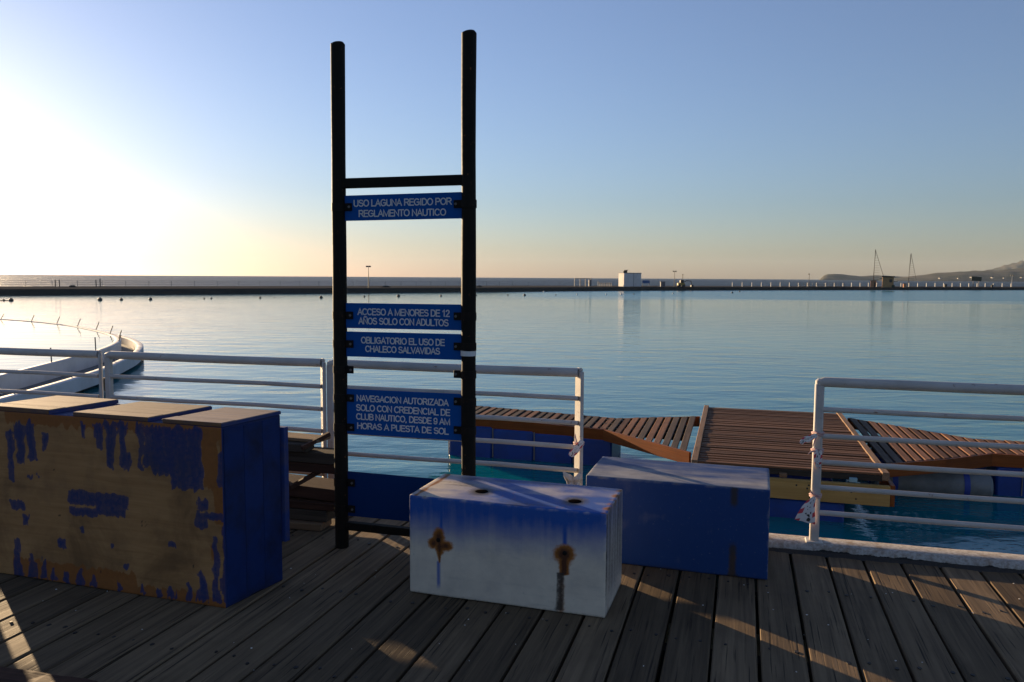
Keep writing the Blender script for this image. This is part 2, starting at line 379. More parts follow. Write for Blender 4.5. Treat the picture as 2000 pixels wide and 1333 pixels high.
# kerb: irregular top, sloped foot
prof = [(-.080, -.03), (-.076, .012), (-.066, .040), (-.055, .050), (.0, .053), (.09, .052), (.112, .044), (.118, .02), (.118, -.2)]
xs = np.arange(-12, 10.001, .04); V = []; F = []; m_ = len(prof)
for x in xs:
    for (y, z) in prof:
        a = mnoise.noise(Vector((x * 2, y * 6, z * 6))) * .0022 + mnoise.noise(Vector((x * 11, y * 12, 3))) * .0008
        V.append((x, y + a, z + (a * .7 if z > 0 else 0)))
for i in range(len(xs) - 1):
    for j in range(m_ - 1): F.append((i * m_ + j, (i + 1) * m_ + j, (i + 1) * m_ + j + 1, i * m_ + j + 1))
o = MB().add(V, F).build('kerb', M['kerb'], smooth=True); o.matrix_world = Mk; tag(o, kind='structure')
# crumbled bitumen along its foot
V = []; F = []
for i, x in enumerate(xs):
    w = .035 + .035 * (mnoise.noise(Vector((x * 5, 7, 0))) + .4 * mnoise.noise(Vector((x * 19, 2, 0))))
    hgt = .016 + .008 * mnoise.noise(Vector((x * 9, 1, 5)))
    V += [(x, -.068, hgt), (x, -.08 - w * .4, hgt * .55), (x, -.085 - max(.012, w), -.004)]
for i in range(len(xs) - 1):
    for j in range(2): F.append((i * 3 + j, (i + 1) * 3 + j, (i + 1) * 3 + j + 1, i * 3 + j + 1))
t = NT('crumbled_bitumen'); v = t.coord('Object'); nz = t.noise(v, 60, 5, .7)
M['bitumen'] = t.fin(t.mix(nz, (.012, .011, .010), (.05, .043, .036)), .9, t.bump(nz, .8, .01))
o = MB().add(V, F).build('kerb_foot', M['bitumen'], smooth=True); o.matrix_world = Mk; tag(o, kind='structure')

# deck: joists carry the planks, each plank an object
Pd = Vector((.281, .960, 0)).normalized(); Sd = Vector((Pd.y, -Pd.x, 0))
PITCH = .2105; PW = .1955
mb = MB()
for k in range(11): mb.box(-9, 8, -.04, .04, -.26, -.052, M=Matrix.Translation((0, 4.45 - k * .78, 0)))
jo = mb.build('deck', M['joist']); jo.location = Pd * .9 * 0; tag(jo, kind='structure')
ang = math.atan2(-Pd.x, Pd.y)
jo.rotation_euler = (0, 0, ang)
def plank_mesh(w, l, h, seed):
    rng = random.Random(seed); c = .006; ny = 9; V = []; F = []
    for j in range(ny):
        y = -l + l * j / (ny - 1); dx = rng.uniform(-.0018, .0018); dz = rng.uniform(-.0016, .0016)
        a = rng.uniform(.004, .008); b = rng.uniform(.004, .008)
        cup = rng.uniform(-.0015, .001)
        V += [(-w / 2 + dx, y, -h), (-w / 2 + dx, y, -a + dz), (-w / 2 + a + dx, y, dz), (0 + dx, y, dz + cup), (w / 2 - b + dx, y, dz), (w / 2 + dx, y, -b + dz), (w / 2 + dx, y, -h)]
    for j in range(ny - 1):
        for i in range(6): F.append((j * 7 + i, (j + 1) * 7 + i, (j + 1) * 7 + i + 1, j * 7 + i + 1))
    F.append(tuple(range(6, -1, -1))); F.append(tuple((ny - 1) * 7 + i for i in range(7)))
    mb = MB().add(V, F); o = mb.build('plank', M['deck'], smooth=False); me = o.data; bpy.data.objects.remove(o); return me
PM = [plank_mesh(PW, 8.6, .048, 100 + i) for i in range(6)]
random.seed(5)
nails = MB(); chips = MB()
for k in range(-34, 22):
    s = .331 + (k + .5) * PITCH
    # plank runs to just under the kerb's front face
    base = Sd * s
    tt = ((KP - base).dot(Nk) - .045) / Pd.dot(Nk)
    p = base + Pd * tt
    o = inst('plank', PM[(k * 5) % 6], jo)
    o.matrix_parent_inverse = Matrix.Identity(4)
    loc = Matrix.Rotation(-ang, 4, 'Z') @ Vector((p.x, p.y, random.uniform(-.003, .001)))
    o.location = loc; o.rotation_euler = (random.uniform(-.0004, .0004), random.uniform(-.006, .006), random.uniform(-.0012, .0012))
    for r_ in range(11):
        for sx in (-1, 1):
            if random.random() < .12: continue
            y = 4.45 - r_ * .78 + random.uniform(-.03, .03); q = Sd * (s + sx * (.055 + random.uniform(-.015, .015))) + Pd * y
            if (q - KP).dot(Nk) > -.13: continue
            rr = random.uniform(.006, .011)
            a0 = random.random()
            pts = [(q.x + Sd.x * rr * math.cos(a0 + i * math.pi / 3) * 1.0 + Pd.x * rr * math.sin(a0 + i * math.pi / 3) * 1.25, q.y + Sd.y * rr * math.cos(a0 + i * math.pi / 3) + Pd.y * rr * math.sin(a0 + i * math.pi / 3) * 1.25) for i in range(6)]
            nails.prism(pts, -.004, .0028)
nl = nails.build('nail_heads', M['bolt']); nl.parent = jo; nl.matrix_parent_inverse = jo.matrix_basis.inverted(); tag(nl, kind='stuff')
# flecks of pale grit lying on the planks
for i in range(70):
    x = random.uniform(-2.6, 3.2); y = random.uniform(2.7, 4.6); r_ = random.uniform(.001, .004)
    chips.prism([(x + r_ * math.cos(a) * random.uniform(.5, 1.6), y + r_ * math.sin(a) * random.uniform(.5, 1.6)) for a in (0, 1.3, 2.5, 3.9, 5.1)], .001, .0035)
o = chips.build('grit', M['rag']); tag(o, kind='stuff')

# pale sea air between here and the hills
hz = bpy.data.materials.new('sea_haze'); hz.use_nodes = True; hz.node_tree.nodes.clear()
pv = hz.node_tree.nodes.new('ShaderNodeVolumePrincipled'); pv.inputs['Color'].default_value = (.66, .82, 1.0, 1); pv.inputs['Density'].default_value = 3e-5; pv.inputs['Anisotropy'].default_value = 0
ho = hz.node_tree.nodes.new('ShaderNodeOutputMaterial'); hz.node_tree.links.new(pv.outputs[0], ho.inputs['Volume'])
o = MB().box(-6000, 6500, -2500, 7800, -6, 175).build('haze', hz); tag(o, kind='stuff')

# ================================================================== RAILINGS
RZ = [1.065, .893, .726, .562, .402, .24]
def railing(label, x0, x1, left_post=True, right_post=True):
    rt = empty('railing_section'); rt.matrix_world = Mk @ Matrix.Translation((x0, 0, 0))
    w = x1 - x0
    tag(rt, label, 'railing', 'white railing sections along the water edge')
    mb = MB(); r_ = .031
    pts = [(.0, 0, 1.045), (.006, 0, 1.058), (.028, 0, 1.065)] + [(w * t, 0, 1.065 - .004 * math.sin(t * 3.1)) for t in (.2, .4, .6, .8)] + [(w - .01, 0, 1.065)]
    mb.tube(pts, [.024, .029] + [r_] * (len(pts) - 2), 16); mb.build('top_rail', M['rail'], rt, True)
    for z in RZ[1:]:
        MB().tube([(.02, -.004, z), (w * .35, 0, z - .003), (w * .7, -.003, z + .002), (w - .004, -.022, z)], .0165, 12).build('rail', M['rail'], rt, True)
    if left_post:
        b = MB().box(-.027, .027, -.022, .022, .05, 1.055, .008); b.tube([(0, 0, 1.045), (0, 0, 1.072), (0, 0, 1.085)], [.026, .026, .012], 14)
        b.box(-.05, .05, -.045, .045, .048, .062, .004).build('post', M['rail'], rt, True)
    if right_post:       # flat end post, turned edge-on to the rails
        Mr = Matrix.Translation((w, .0, 0)) @ Matrix.Rotation(R(-50), 4, 'Z')
        b = MB().box(-.042, .042, -.013, .013, .05, 1.075, .006, Mr); b.box(-.030, .030, -.012, .012, 1.07, 1.098, .009, Mr)
        b.box(-.05, .05, -.045, .045, .048, .062, .004, Matrix.Translation((w, 0, 0))).build('post', M['rail'], rt, True)
    return rt
s_of = lambda x: (x - KP.x) / Uk.x
railing('white pipe railing section leftmost behind the big scraped box', s_of(-5.25), s_of(-3.29))
railing('white pipe railing section beyond the left edge of the view', s_of(-7.2), s_of(-5.3))
railing('white pipe railing section directly behind the timber pile', s_of(-3.215), s_of(-1.385))
railing('white pipe railing section behind the black sign, ending in a rag at its foot', s_of(-1.325), s_of(.455))
railing('white pipe railing section right of the gap, three tape scraps on its post', s_of(1.91), s_of(3.95))

def ribbon(name, path, width, m, label, cat, parent=None, lift=.0, fold=.25, seed=0):
    """thin strip of plastic tape along a path of (x,y,z, wx,wy,wz) with width vectors"""
    rng = random.Random(seed); V = []; F = []; UV = []; nc = 6
    n = len(path)
    for i, (p, wv) in enumerate(path):
        p = Vector(p); wv = Vector(wv)
        for j in range(nc + 1):
            t = j / nc - .5
            cr = Vector((0, -1, 0)) * (math.sin(j * 2.1 + i * .9 + seed) * .006 * fold * 4)
            V.append(p + wv * t + cr + Vector((rng.uniform(-1, 1), rng.uniform(-1, 1), rng.uniform(-1, 1))) * .0012); UV.append((i / (n - 1), j / nc))
    for i in range(n - 1):
        for j in range(nc): a = i * (nc + 1) + j; F.append((a, a + 1, a + nc + 2, a + nc + 1))
    nv = len(V)
    V = V + [v + Vector((0, .0012, 0)) for v in V]; F = F + [tuple(i + nv for i in reversed(f)) for f in F]
    me = bpy.data.meshes.new(name); me.from_pydata([tuple(v) for v in V], [], F); me.update()
    uvl = me.uv_layers.new(name='UVMap')
    for lp in me.loops: uvl.data[lp.index].uv = UV[lp.vertex_index % nv]
    me.materials.append(m); o = bpy.data.objects.new(name, me); COL.objects.link(o)
    me.polygons.foreach_set('use_smooth', [True] * len(me.polygons))
    if parent: o.parent = parent
    if cat: tag(o, label, cat)
    return o
def knot(parent, c, r, m, sx=1.0):
    mb = MB(); k = 10
    for dz, rr in ((-.006, .0), (.006, .002)):
        pts = [(c[0] + (r + rr) * math.cos(a) * sx, c[1] + (r + rr) * math.sin(a), c[2] + dz + .004 * math.sin(a * 2)) for a in np.linspace(0, 2 * math.pi, k)]
        mb.tube(pts, .0065, 6)
    return mb.build('knot', M['tape_knot'], parent, True)
PR = Mk @ Vector((s_of(1.91), 0, 0)); PC = Mk @ Vector((s_of(.455), 0, 0))
def tape_scrap(label, base, z, tail, width, seed, extra=None):
    rt = empty('tape_scrap', (base.x, base.y, z)); tag(rt, label, 'tape', 'scraps of red and white hazard tape')
    knot(rt, (0, 0, 0), .032, M['tape'])
    path = []
    n = len(tail)
    for i, (x, y, zz) in enumerate(tail):
        d = Vector(tail[min(i + 1, n - 1)]) - Vector(tail[max(i - 1, 0)]); d.normalize()
        wv = d.cross(Vector((0, 1, 0))).normalized() * (width[i] if isinstance(width, (list, tuple)) else width)
        path.append(((x, y, zz), wv))
    ribbon('tail', path, 0, M['tape'], None, None, rt, seed=seed)
    if extra:
        MB().tube(extra, [.005] * (len(extra) - 1) + [.002], 6).build('twist', M['tape_knot'], rt, True)
    return rt
tape_scrap('upper scrap of red and white tape blown sideways on the gate post at right', PR, .742,
           [(-.02, -.036, .0), (-.045, -.04, -.012), (-.07, -.043, -.03), (-.095, -.04, -.036), (-.115, -.046, -.048), (-.125, -.04, -.052)], [.02, .034, .042, .04, .032, .02], 2,
           [(-.02, -.034, -.01), (-.035, -.04, -.04), (-.045, -.042, -.075)])
tape_scrap('middle scrap of pinkish tape knotted close against the gate post at right', PR, .635,
           [(-.005, -.036, .01), (-.008, -.04, -.03), (-.012, -.043, -.06), (-.010, -.04, -.085), (-.006, -.04, -.105)], [.045, .052, .045, .034, .016], 5,
           [(-.02, -.034, .0), (-.055, -.04, .0), (-.075, -.042, -.02)])
tape_scrap('lowest scrap of tape, a triangle with black print on the gate post', PR, .350,
           [(-.02, -.036, .0), (-.038, -.04, -.035), (-.056, -.044, -.075), (-.068, -.046, -.12), (-.078, -.044, -.16)], [.02, .05, .085, .115, .13], 9,
           [(-.02, -.034, .005), (-.045, -.04, .03), (-.05, -.042, .05)])
tape_scrap('scrap of red and white tape on the end post left of the gap', PC, .585,
           [(.02, -.05, .03), (.0, -.06, .0), (-.025, -.062, -.03), (-.05, -.06, -.06), (-.06, -.06, -.075)], [.03, .04, .05, .045, .03], 12,
           [(-.02, -.05, .02), (-.03, -.055, .06), (-.03, -.05, .075)])
# white rag at the foot of the same post
V = []; F = []; n_ = 12
for i in range(n_ + 1):
    for j in range(n_ + 1):
        u = i / n_ - .5; v = j / n_ - .5
        x = u * .13 * (1 - .35 * math.exp(-(v * 5) ** 2)) ; zz = v * .15 * (1 - .45 * math.exp(-(u * 5) ** 2))
        V.append((x, -.05 + .02 * math.sin(u * 14 + v * 5) + .012 * math.sin(v * 17), zz))
for i in range(n_):
    for j in range(n_): a = i * (n_ + 1) + j; F.append((a, a + 1, a + n_ + 2, a + n_ + 1))
o = MB().add(V, F).build('rag', M['rag'], smooth=True); o.location = (PC.x - .040, PC.y - .01, .325)
md = o.modifiers.new('thickness', 'SOLIDIFY'); md.thickness = .004
tag(o, 'crumpled white rag tied round the foot of the railing end post', 'rag')

# ================================================================== THE SIGN
Ls = Vector((-1.055, 4.824, 0)); Us = Vector((.960, -.279, 0)).normalized(); Ns = Vector((-Us.y, Us.x, 0))
sign = empty('rules_sign'); tag(sign, 'tall black two-post sign frame with blue notice panels in Spanish', 'sign')
sign.matrix_world = Matrix(((Us.x, Ns.x, 0, Ls.x), (Us.y, Ns.y, 0, Ls.y), (0, 0, 1, 0), (0, 0, 0, 1)))
PRD = .0425; SW = .832
for k, x in enumerate((0, SW)):
    mb = MB(); lean = -.010 if k == 0 else .002
    zs = [0] + [.3 * i for i in range(1, 10)] + [3.082, 3.09]
    rng = random.Random(k)
    mb.tube([(x + lean * (1 - z / 3.1) + rng.uniform(-.0015, .0015), 0, z) for z in zs], [PRD + rng.uniform(-.001, .001) for _ in zs[:-1]] + [PRD - .008], 20)
    p = mb.build('post', M['black'], sign, True)
    if k == 1:
        MB().tube([(x, 0, 1.238), (x, 0, 1.272)], PRD + .003, 20, False).build('tape_band', M['whitetape'], sign, True)
MB().box(.03, SW - .03, -.022, .022, 2.23, 2.288, .004).build('crossbar', M['black'], sign)
MB().box(.03, SW - .03, -.022, .022, .115, .165, .004).build('crossbar', M['black'], sign)
PAN = [(2.034, 2.186, 2.190), (1.382, 1.536, 1.538), (1.207, 1.361, 1.364), (.725, 1.006, 1.009), (.204, .487, .484)]
TXT = [[('USO LAGUNA REGIDO POR', .100, .727, 2.118, 2.159), ('REGLAMENTO NAUTICO', .133, .692, 2.056, 2.097)],
       [('ACCESO A MENORES DE 12', .120, .714, 1.464, 1.505), ('A\u00d1OS SOLO CON ADULTOS', .126, .707, 1.408, 1.449)],
       [('OBLIGATORIO EL USO DE', .141, .683, 1.291, 1.331), ('CHALECO SALVAVIDAS', .169, .653, 1.239, 1.278)],
       [('NAVEGACION AUTORIZADA', .107, .707, .932, .971), ('SOLO CON CREDENCIAL DE', .103, .717, .873, .913), ('CLUB NAUTICO, DESDE 9 AM', .103, .717, .818, .857), ('HORAS A PUESTA DE SOL', .109, .707, .760, .799)], []]
def arc(cx, cy, rx, ry, a0, a1, n=14):
    return [(cx + rx * math.cos(R(a0 + (a1 - a0) * i / n)), cy + ry * math.sin(R(a0 + (a1 - a0) * i / n))) for i in range(n + 1)]
# plain grotesque capitals as pen strokes: (advance width, strokes), cap height 1
GL = {
 'A': (.70, [[(.04, 0), (.35, 1), (.66, 0)], [(.15, .33), (.55, .33)]]),
 'B': (.66, [[(.08, 0), (.08, 1), (.36, 1)] + arc(.36, .76, .21, .24, 90, -90) + [(.08, .52)], [(.36, .52)] + arc(.38, .26, .23, .26, 90, -90) + [(.08, 0)]]),
 'C': (.73, [arc(.38, .5, .32, .5, 42, 318, 20)]),
 'D': (.70, [[(.08, 0), (.08, 1), (.30, 1)] + arc(.30, .5, .34, .5, 90, -90, 18) + [(.08, 0)]]),
 'E': (.62, [[(.57, 1), (.08, 1), (.08, 0), (.58, 0)], [(.08, .52), (.53, .52)]]),
 'G': (.78, [arc(.39, .5, .33, .5, 45, 342, 20)[:-1] + [(.70, .18), (.70, .48), (.42, .48)]]),
 'H': (.70, [[(.08, 0), (.08, 1)], [(.62, 0), (.62, 1)], [(.08, .53), (.62, .53)]]),
 'I': (.26, [[(.13, 0), (.13, 1)]]),
 'L': (.57, [[(.08, 1), (.08, 0), (.54, 0)]]),
 'M': (.84, [[(.08, 0), (.08, 1), (.42, .04), (.76, 1), (.76, 0)]]),
 'N': (.70, [[(.08, 0), (.08, 1), (.62, 0), (.62, 1)]]),
 'O': (.78, [arc(.39, .5, .33, .5, 0, 360, 28)]),
 'P': (.65, [[(.08, 0), (.08, 1), (.36, 1)] + arc(.36, .74, .23, .26, 90, -90) + [(.08, .48)]]),
 'R': (.70, [[(.08, 0), (.08, 1), (.38, 1)] + arc(.38, .74, .23, .26, 90, -90) + [(.08, .48)], [(.38, .48), (.65, 0)]]),
 'S': (.66, [arc(.33, .76, .24, .24, 28, 262, 14) + arc(.34, .26, .26, .26, 82, -158, 14)]),
 'T': (.62, [[(.03, 1), (.59, 1)], [(.31, 1), (.31, 0)]]),
 'U': (.70, [[(.08, 1)] + arc(.35, .28, .27, .28, 180, 360, 14) + [(.62, 1)]]),
 'V': (.66, [[(.03, 1), (.33, 0), (.63, 1)]]),
 'Z': (.62, [[(.07, 1), (.55, 1), (.05, 0), (.58, 0)]]),
 '1': (.50, [[(.10, .78), (.30, 1), (.30, 0)]]),
 '2': (.56, [arc(.28, .73, .21, .27, 165, -38, 12) + [(.05, 0), (.52, 0)]]),
 '9': (.56, [arc(.28, .68, .22, .32, 0, 360, 20), [(.50, .68)] + arc(.27, .34, .23, .34, 20, -150, 10)]),
 ',': (.28, [[(.14, .06), (.14, -.02), (.08, -.14)]]), ' ': (.30, [])}
GL['\u00d1'] = (.70, GL['N'][1] + [[(.18, 1.14), (.28, 1.22), (.42, 1.15), (.52, 1.23)]])
def lettering(txt, x0, x1, z0, z1, parent, y):
    """one sheet of flat strokes; the line is stretched to the measured width"""
    wid = sum(GL[c][0] for c in txt); sx = (x1 - x0) / (wid - .1); sz = (z1 - z0); w = .0066 / 2
    V = []; F = []; px = -.05
    for c in txt:
        adv, strokes = GL[c]
        for st in strokes:
            P = [Vector((x0 + (px + a) * sx, z0 + (.06 + .88 * b) * sz)) for a, b in st]
            n = len(P); n0 = len(V); closed = (P[0] - P[-1]).length < 1e-5
            for i, p in enumerate(P):
                da = (p - P[i - 1]).normalized() if i > 0 else ((P[0] - P[-2]).normalized() if closed else (P[1] - p).normalized())
                db = (P[i + 1] - p).normalized() if i < n - 1 else ((P[1] - P[0]).normalized() if closed else da)
                t_ = (da + db); t_ = t_.normalized() if t_.length > 1e-4 else da
                nr = Vector((-t_.y, t_.x)); k_ = min(1.9, 1 / max(.3, abs(nr.dot(Vector((-da.y, da.x))))))
                e = Vector((0, 0))
                if not closed and i == 0: e = -db * w * .7
                if not closed and i == n - 1: e = da * w * .7
                for s_ in (1, -1): q = p + e + nr * (w * k_ * s_); V.append((q.x, y, q.y))
            F += [(n0 + 2 * i, n0 + 2 * i + 1, n0 + 2 * i + 3, n0 + 2 * i + 2) for i in range(n - 1)]
        px += adv
    nv = len(V); V2 = V + [(a, b + .0012, c) for a, b, c in V]
    F2 = F + [tuple(i + nv for i in reversed(f)) for f in F]
    me = bpy.data.meshes.new('lettering'); me.from_pydata(V2, [], F2); me.update(); me.materials.append(M['letter'])
    o = bpy.data.objects.new('lettering', me); COL.objects.link(o); o.parent = parent; tag(o, kind='stuff')
    return o
for k, ((z0, zl, zr), tx) in enumerate(zip(PAN, TXT)):
    x0, x1 = .038, SW - .038
    mb = MB(); mb.add([(x0, -.004, z0 - .0), (x1, -.004, z0 + .004), (x1, -.004, zr), (x0, -.004, zl), (x0, .0, z0), (x1, .0, z0 + .004), (x1, .0, zr), (x0, .0, zl)],
                      [(0, 1, 2, 3), (7, 6, 5, 4), (0, 4, 5, 1), (1, 5, 6, 2), (2, 6, 7, 3), (3, 7, 4, 0)])
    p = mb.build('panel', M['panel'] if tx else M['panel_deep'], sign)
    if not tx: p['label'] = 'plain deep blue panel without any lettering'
    for (s_, a, b, c, d) in tx: lettering(s_, a, b, c, d, p, -.0055)
for side, zsx in ((0, (2.117, 1.461, 1.285, 1.126, .95, .767, .417, .25)), (1, (2.121, 1.469, 1.291, 1.127, .964, .792, .417, .25))):
    for z in zsx:
        x = 0 if side == 0 else SW; d = 1 if side == 0 else -1
        lean = (-.010 * (1 - z / 3.1)) if side == 0 else .001
        mb = MB(); mb.tube([(x + lean, 0, z - .023), (x + lean, 0, z + .023)], PRD + .004, 18, True)
        xa, xb = sorted((x + d * .040, x + d * .088)); mb.box(xa, xb, -.014, -.0045, z - .023, z + .023, .002)
        c = mb.build('clamp', M['clamp'], sign, True)
        hb = MB(); hb.tube([(x + d * .073, -.0135, z), (x + d * .073, -.021, z)], .008, 6); hb.build('bolt', M['steel'], c)

# ================================================================== BOXES
def axis_vals(a, b, step, r):
    n = max(2, int(round((b - a) / step)))
    core = list(np.linspace(a + r, b - r, n)); return [a, a + r * .3] + core + [b - r * .3, b]
def rounded_box(name, sx, sy, sz, r, step, m, fields, parent=None, warp=.0, shear=0.0, seed=0, skip=()):
    """box x 0..sx, y 0..sy (y=0 is the front), z 0..sz; fields(face, x, y, z) -> dict of attribute values"""
    X, Y, Z = axis_vals(0, sx, step, r), axis_vals(0, sy, step, r), axis_vals(0, sz, step, r)
    V = []; F = []; A = {}
    def face(kind, P, Q, f):
        n0 = len(V)
        for p in P:
            for q in Q:
                c = f(p, q); V.append(c)
                for k_, val in fields(kind, *c).items(): A.setdefault(k_, []).append(val)
        nq = len(Q)
        for i in range(len(P) - 1):
            for j in range(nq - 1): a = n0 + i * nq + j; F.append((a, a + 1, a + nq + 1, a + nq))
    face('front', X, Z, lambda p, q: (p, 0, q)); face('back', X, Z[:3] + Z[-3:], lambda p, q: (p, sy, q))
    face('right', Y, Z, lambda p, q: (sx, p, q)); face('left', Y, Z[:3] + Z[-3:], lambda p, q: (0, p, q))
    face('top', X, Y, lambda p, q: (p, q, sz))
    h = Vector((sx / 2, sy / 2, sz / 2)); out = []
    for v in V:
        p = Vector(v) - h; q = Vector([max(-(hh - r), min(hh - r, pp)) for hh, pp in zip(h, p)]); d = p - q
        if d.length > 1e-9:
            m_ = max(abs(d.x), abs(d.y), abs(d.z)); p = q + d.normalized() * (m_ if m_ > 0 else 0)
        p = p + h
        if warp: p = p + Vector((mnoise.noise(p * 2.3 + Vector((seed, 0, 0))), mnoise.noise(p * 2.3 + Vector((0, seed + 5, 0))), mnoise.noise(p * 2.3 + Vector((0, 0, seed + 9))))) * warp
        p.x += shear * p.y; out.append(tuple(p))
    o = MB().add(out, F).build(name, m, parent, False); me = o.data
    for k_, vals in A.items():
        at = me.attributes.new(k_, 'FLOAT', 'POINT'); at.data.foreach_set('value', vals)
    me.polygons.foreach_set('use_smooth', [True] * len(me.polygons))
    return o
def sstep(a, b, x):
    t = max(0.0, min(1.0, (x - a) / (b - a))); return t * t * (3 - 2 * t)
nz3 = lambda x, y, z: mnoise.noise(Vector((x, y, z)))

# --- material: blue paint faded to white with rust
def faded_mat(name, b1, b2, w1=(.63, .545, .43), w2=(.50, .43, .345)):
    t = NT(name); v = t.coord('Object'); vs_ = t.coord('Object', (30, 30, 1.5)); vh = t.coord('Object', (1.5, 8, 8))
    n1 = t.noise(v, 7, 5, .6); st = t.noise(vs_, 1.0, 4, .6); n4 = t.noise(v, 60, 4, .65); nh = t.noise(vh, 3.0, 4, .6)
    bl = t.math('ADD', t.attr('blue'), t.math('ADD', t.math('MULTIPLY_ADD', st, .26, -.13), t.math('MULTIPLY_ADD', n1, .34, -.17)), clamp=True)
    white = t.mix(t.ramp(n1, [(.35, 0), (.7, 1)]), w1, w2)
    white = t.mix(t.math('MULTIPLY', t.ramp(nh, [(.55, 0), (.75, 1)]), .35), white, (.28, .25, .22))
    blue = t.mix(n1, b1, b2)
    c = t.mix(t.ramp(bl, [(.05, 0), (.5, .45), (.95, 1)]), white, blue)
    c = t.mix(t.math('MULTIPLY', t.ramp(n4, [(.62, 0), (.72, 1)]), .35), c, (.20, .20, .22))
    ru = t.math('ADD', t.attr('rust'), t.math('ADD', t.math('MULTIPLY_ADD', n4, .5, -.25), t.math('MULTIPLY_ADD', n1, .5, -.25)))
    rc = t.mix(t.ramp(ru, [(.45, 0), (1.0, 1)]), (.33, .115, .018), (.07, .022, .008))
    c = t.mix(t.ramp(ru, [(.18, 0), (.34, .45), (.55, 1)]), c, rc)
    dk = t.math('ADD', t.attr('dark'), t.math('MULTIPLY_ADD', n4, .5, -.25))
    c = t.mix(t.ramp(dk, [(.25, 0), (.75, .92)]), c, (.035, .028, .025))
    return t.fin(c, t.math('MULTIPLY_ADD', n1, .2, .5), t.bump(t.math('ADD', n4, t.math('MULTIPLY', st, .6)), .18, .003), spec=.3)
M['faded'] = faded_mat('blue_paint_faded_to_white', (.010, .058, .27), (.020, .095, .36))
M['deepblue'] = faded_mat('deep_blue_worn_paint', (.004, .033, .135), (.008, .044, .17), (.30, .285, .28), (.20, .195, .20))

WB = (1.068, .485, .535)
def white_fields(face, x, y, z):
    u = x / WB[0]; v = z / WB[2]; blue = rust = dark = 0.0
    if face == 'front':
        edge = .585 + .06 * u + .05 * nz3(u * 6, 1, 0)
        blue = .95 * sstep(edge - .22, edge + .30, v)
        # rust bloom around the left fitting
        du = (u - .163) * WB[0]; dv = (v - .55) * WB[2]
        wob = 1 + .20 * nz3(u * 26, v * 26, 2)
        lob = min(math.hypot((du - a_) / b_, (dv - c_) / d_) for a_, b_, c_, d_ in ((-.004, .034, .022, .052), (-.034, .032, -.012, .032), (.036, .044, -.020, .030), (.0, .030, -.03, .045)))
        rust = max(rust, 1.25 - lob * wob * .9)
        rust = max(rust, (1.2 if .33 < v < .56 else 0) * max(0, 1 - abs(du + .002) / (.030 - .025 * (.56 - v) / .23 if v > .33 else .02)))
        rust = max(rust, .9 * max(0, 1 - abs(du) / .02) * sstep(.74, .62, v) * (v > .5))
        blue = max(blue, .95 * max(0, 1 - (abs(du + .006) / .014) ** 2) * sstep(.05, .14, v) * (v < .36))
        blue = max(blue, 1.0 * max(0, 1 - (abs(du - .01) / .02) ** 2) * (v > .62))
        # right fitting
        du = (u - .802) * WB[0]; dv = (v - .575) * WB[2]
        dia = math.hypot(du / .052, dv / .047) * wob
        rust = max(rust, 1.35 - dia * .9)
        rust = max(rust, 1.3 * max(0, 1 - abs(du + .002) / .036) * (.37 < v < .58))
        dark = max(dark, .85 * max(0, 1 - (abs(du + .012 + .012 * (1 - v)) / .026) ** 4) * (.015 < v < .40) * (.9 + .3 * nz3(u * 40, v * 9, 4)))
        rust = max(rust, .5 * max(0, 1 - abs(du + .015) / .034) * (v < .38))
        blue = max(blue, 1.0 * max(0, 1 - (abs(du) / .022) ** 2) * (v > .66))
        dark = max(dark, .22 * max(0, 1 - abs(v - .235 - .02 * nz3(u * 7, 0, 5)) / .03) * (.5 + nz3(u * 11, 3, 0)))
    elif face == 'top':
        yy = y / WB[1]
        blue = .5 + .55 * nz3(u * 3.2, yy * 2.6, 7) + .25 * nz3(u * 9, yy * 9, 3)
        blue += .35 * sstep(.35, .6, u) * sstep(.75, .2, yy) - .45 * sstep(.25, .0, u) - .25 * sstep(.75, 1, yy)
        rust = max(.75 * max(0, 1 - abs(u - .035) / .02) + .35 * nz3(u * 30, yy * 7, 1), .8 * sstep(.94, 1.0, u) * (.5 + nz3(yy * 8, u * 8, 2)))
        blue += .22; dark = .20 + .34 * nz3(u * 2.6, yy * 5, 9) + .22 * nz3(u * 8, yy * 16, 4)
        for hx, hy in ((.345, .185), (.868, .165)): dark = max(dark, .85 - 11 * abs(math.hypot(x - hx, (y - hy) * .8) - .03))
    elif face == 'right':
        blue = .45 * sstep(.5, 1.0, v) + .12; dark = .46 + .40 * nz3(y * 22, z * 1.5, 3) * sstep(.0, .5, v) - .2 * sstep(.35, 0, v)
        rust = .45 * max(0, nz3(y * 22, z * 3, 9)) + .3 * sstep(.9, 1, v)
    else: blue = .6
    return wear_and_foot(dict(blue=blue, rust=rust, dark=dark), WB, x, y, z)
def wear_and_foot(f, D, x, y, z):
    """paint rubbed off along the arrises, a few chips"""
    ds = sorted(min(p, q - p) for p, q in ((x, D[0]), (y, D[1]), (z, D[2])))
    if ds[1] < .030 and z > .02:
        k = nz3(x * 17, y * 17, z * 17) + .5 * nz3(x * 50, y * 50, z * 50)
        f['blue'] -= .9 * max(0, 1 - ds[1] / .014) * max(0, k + .15)
        f['dark'] += 1.2 * max(0, 1 - ds[1] / .030) * max(0, k - .32)
    if z < .025: f['dark'] += .5 * (1 - z / .025)  # darker towards the bottom edge
    return f
def placed(o, p, ux):
    ux = Vector((ux[0], ux[1], 0)).normalized()
    o.matrix_world = Matrix(((ux.x, -ux.y, 0, p[0]), (ux.y, ux.x, 0, p[1]), (0, 0, 1, p[2] if len(p) > 2 else 0), (0, 0, 0, 1)))
wb = empty('concrete_block'); placed(wb, (-.545, 4.114, .002), (1.019, -.323))
tag(wb, 'concrete block fading from blue to white with two rust stains, in front of the sign', 'block')
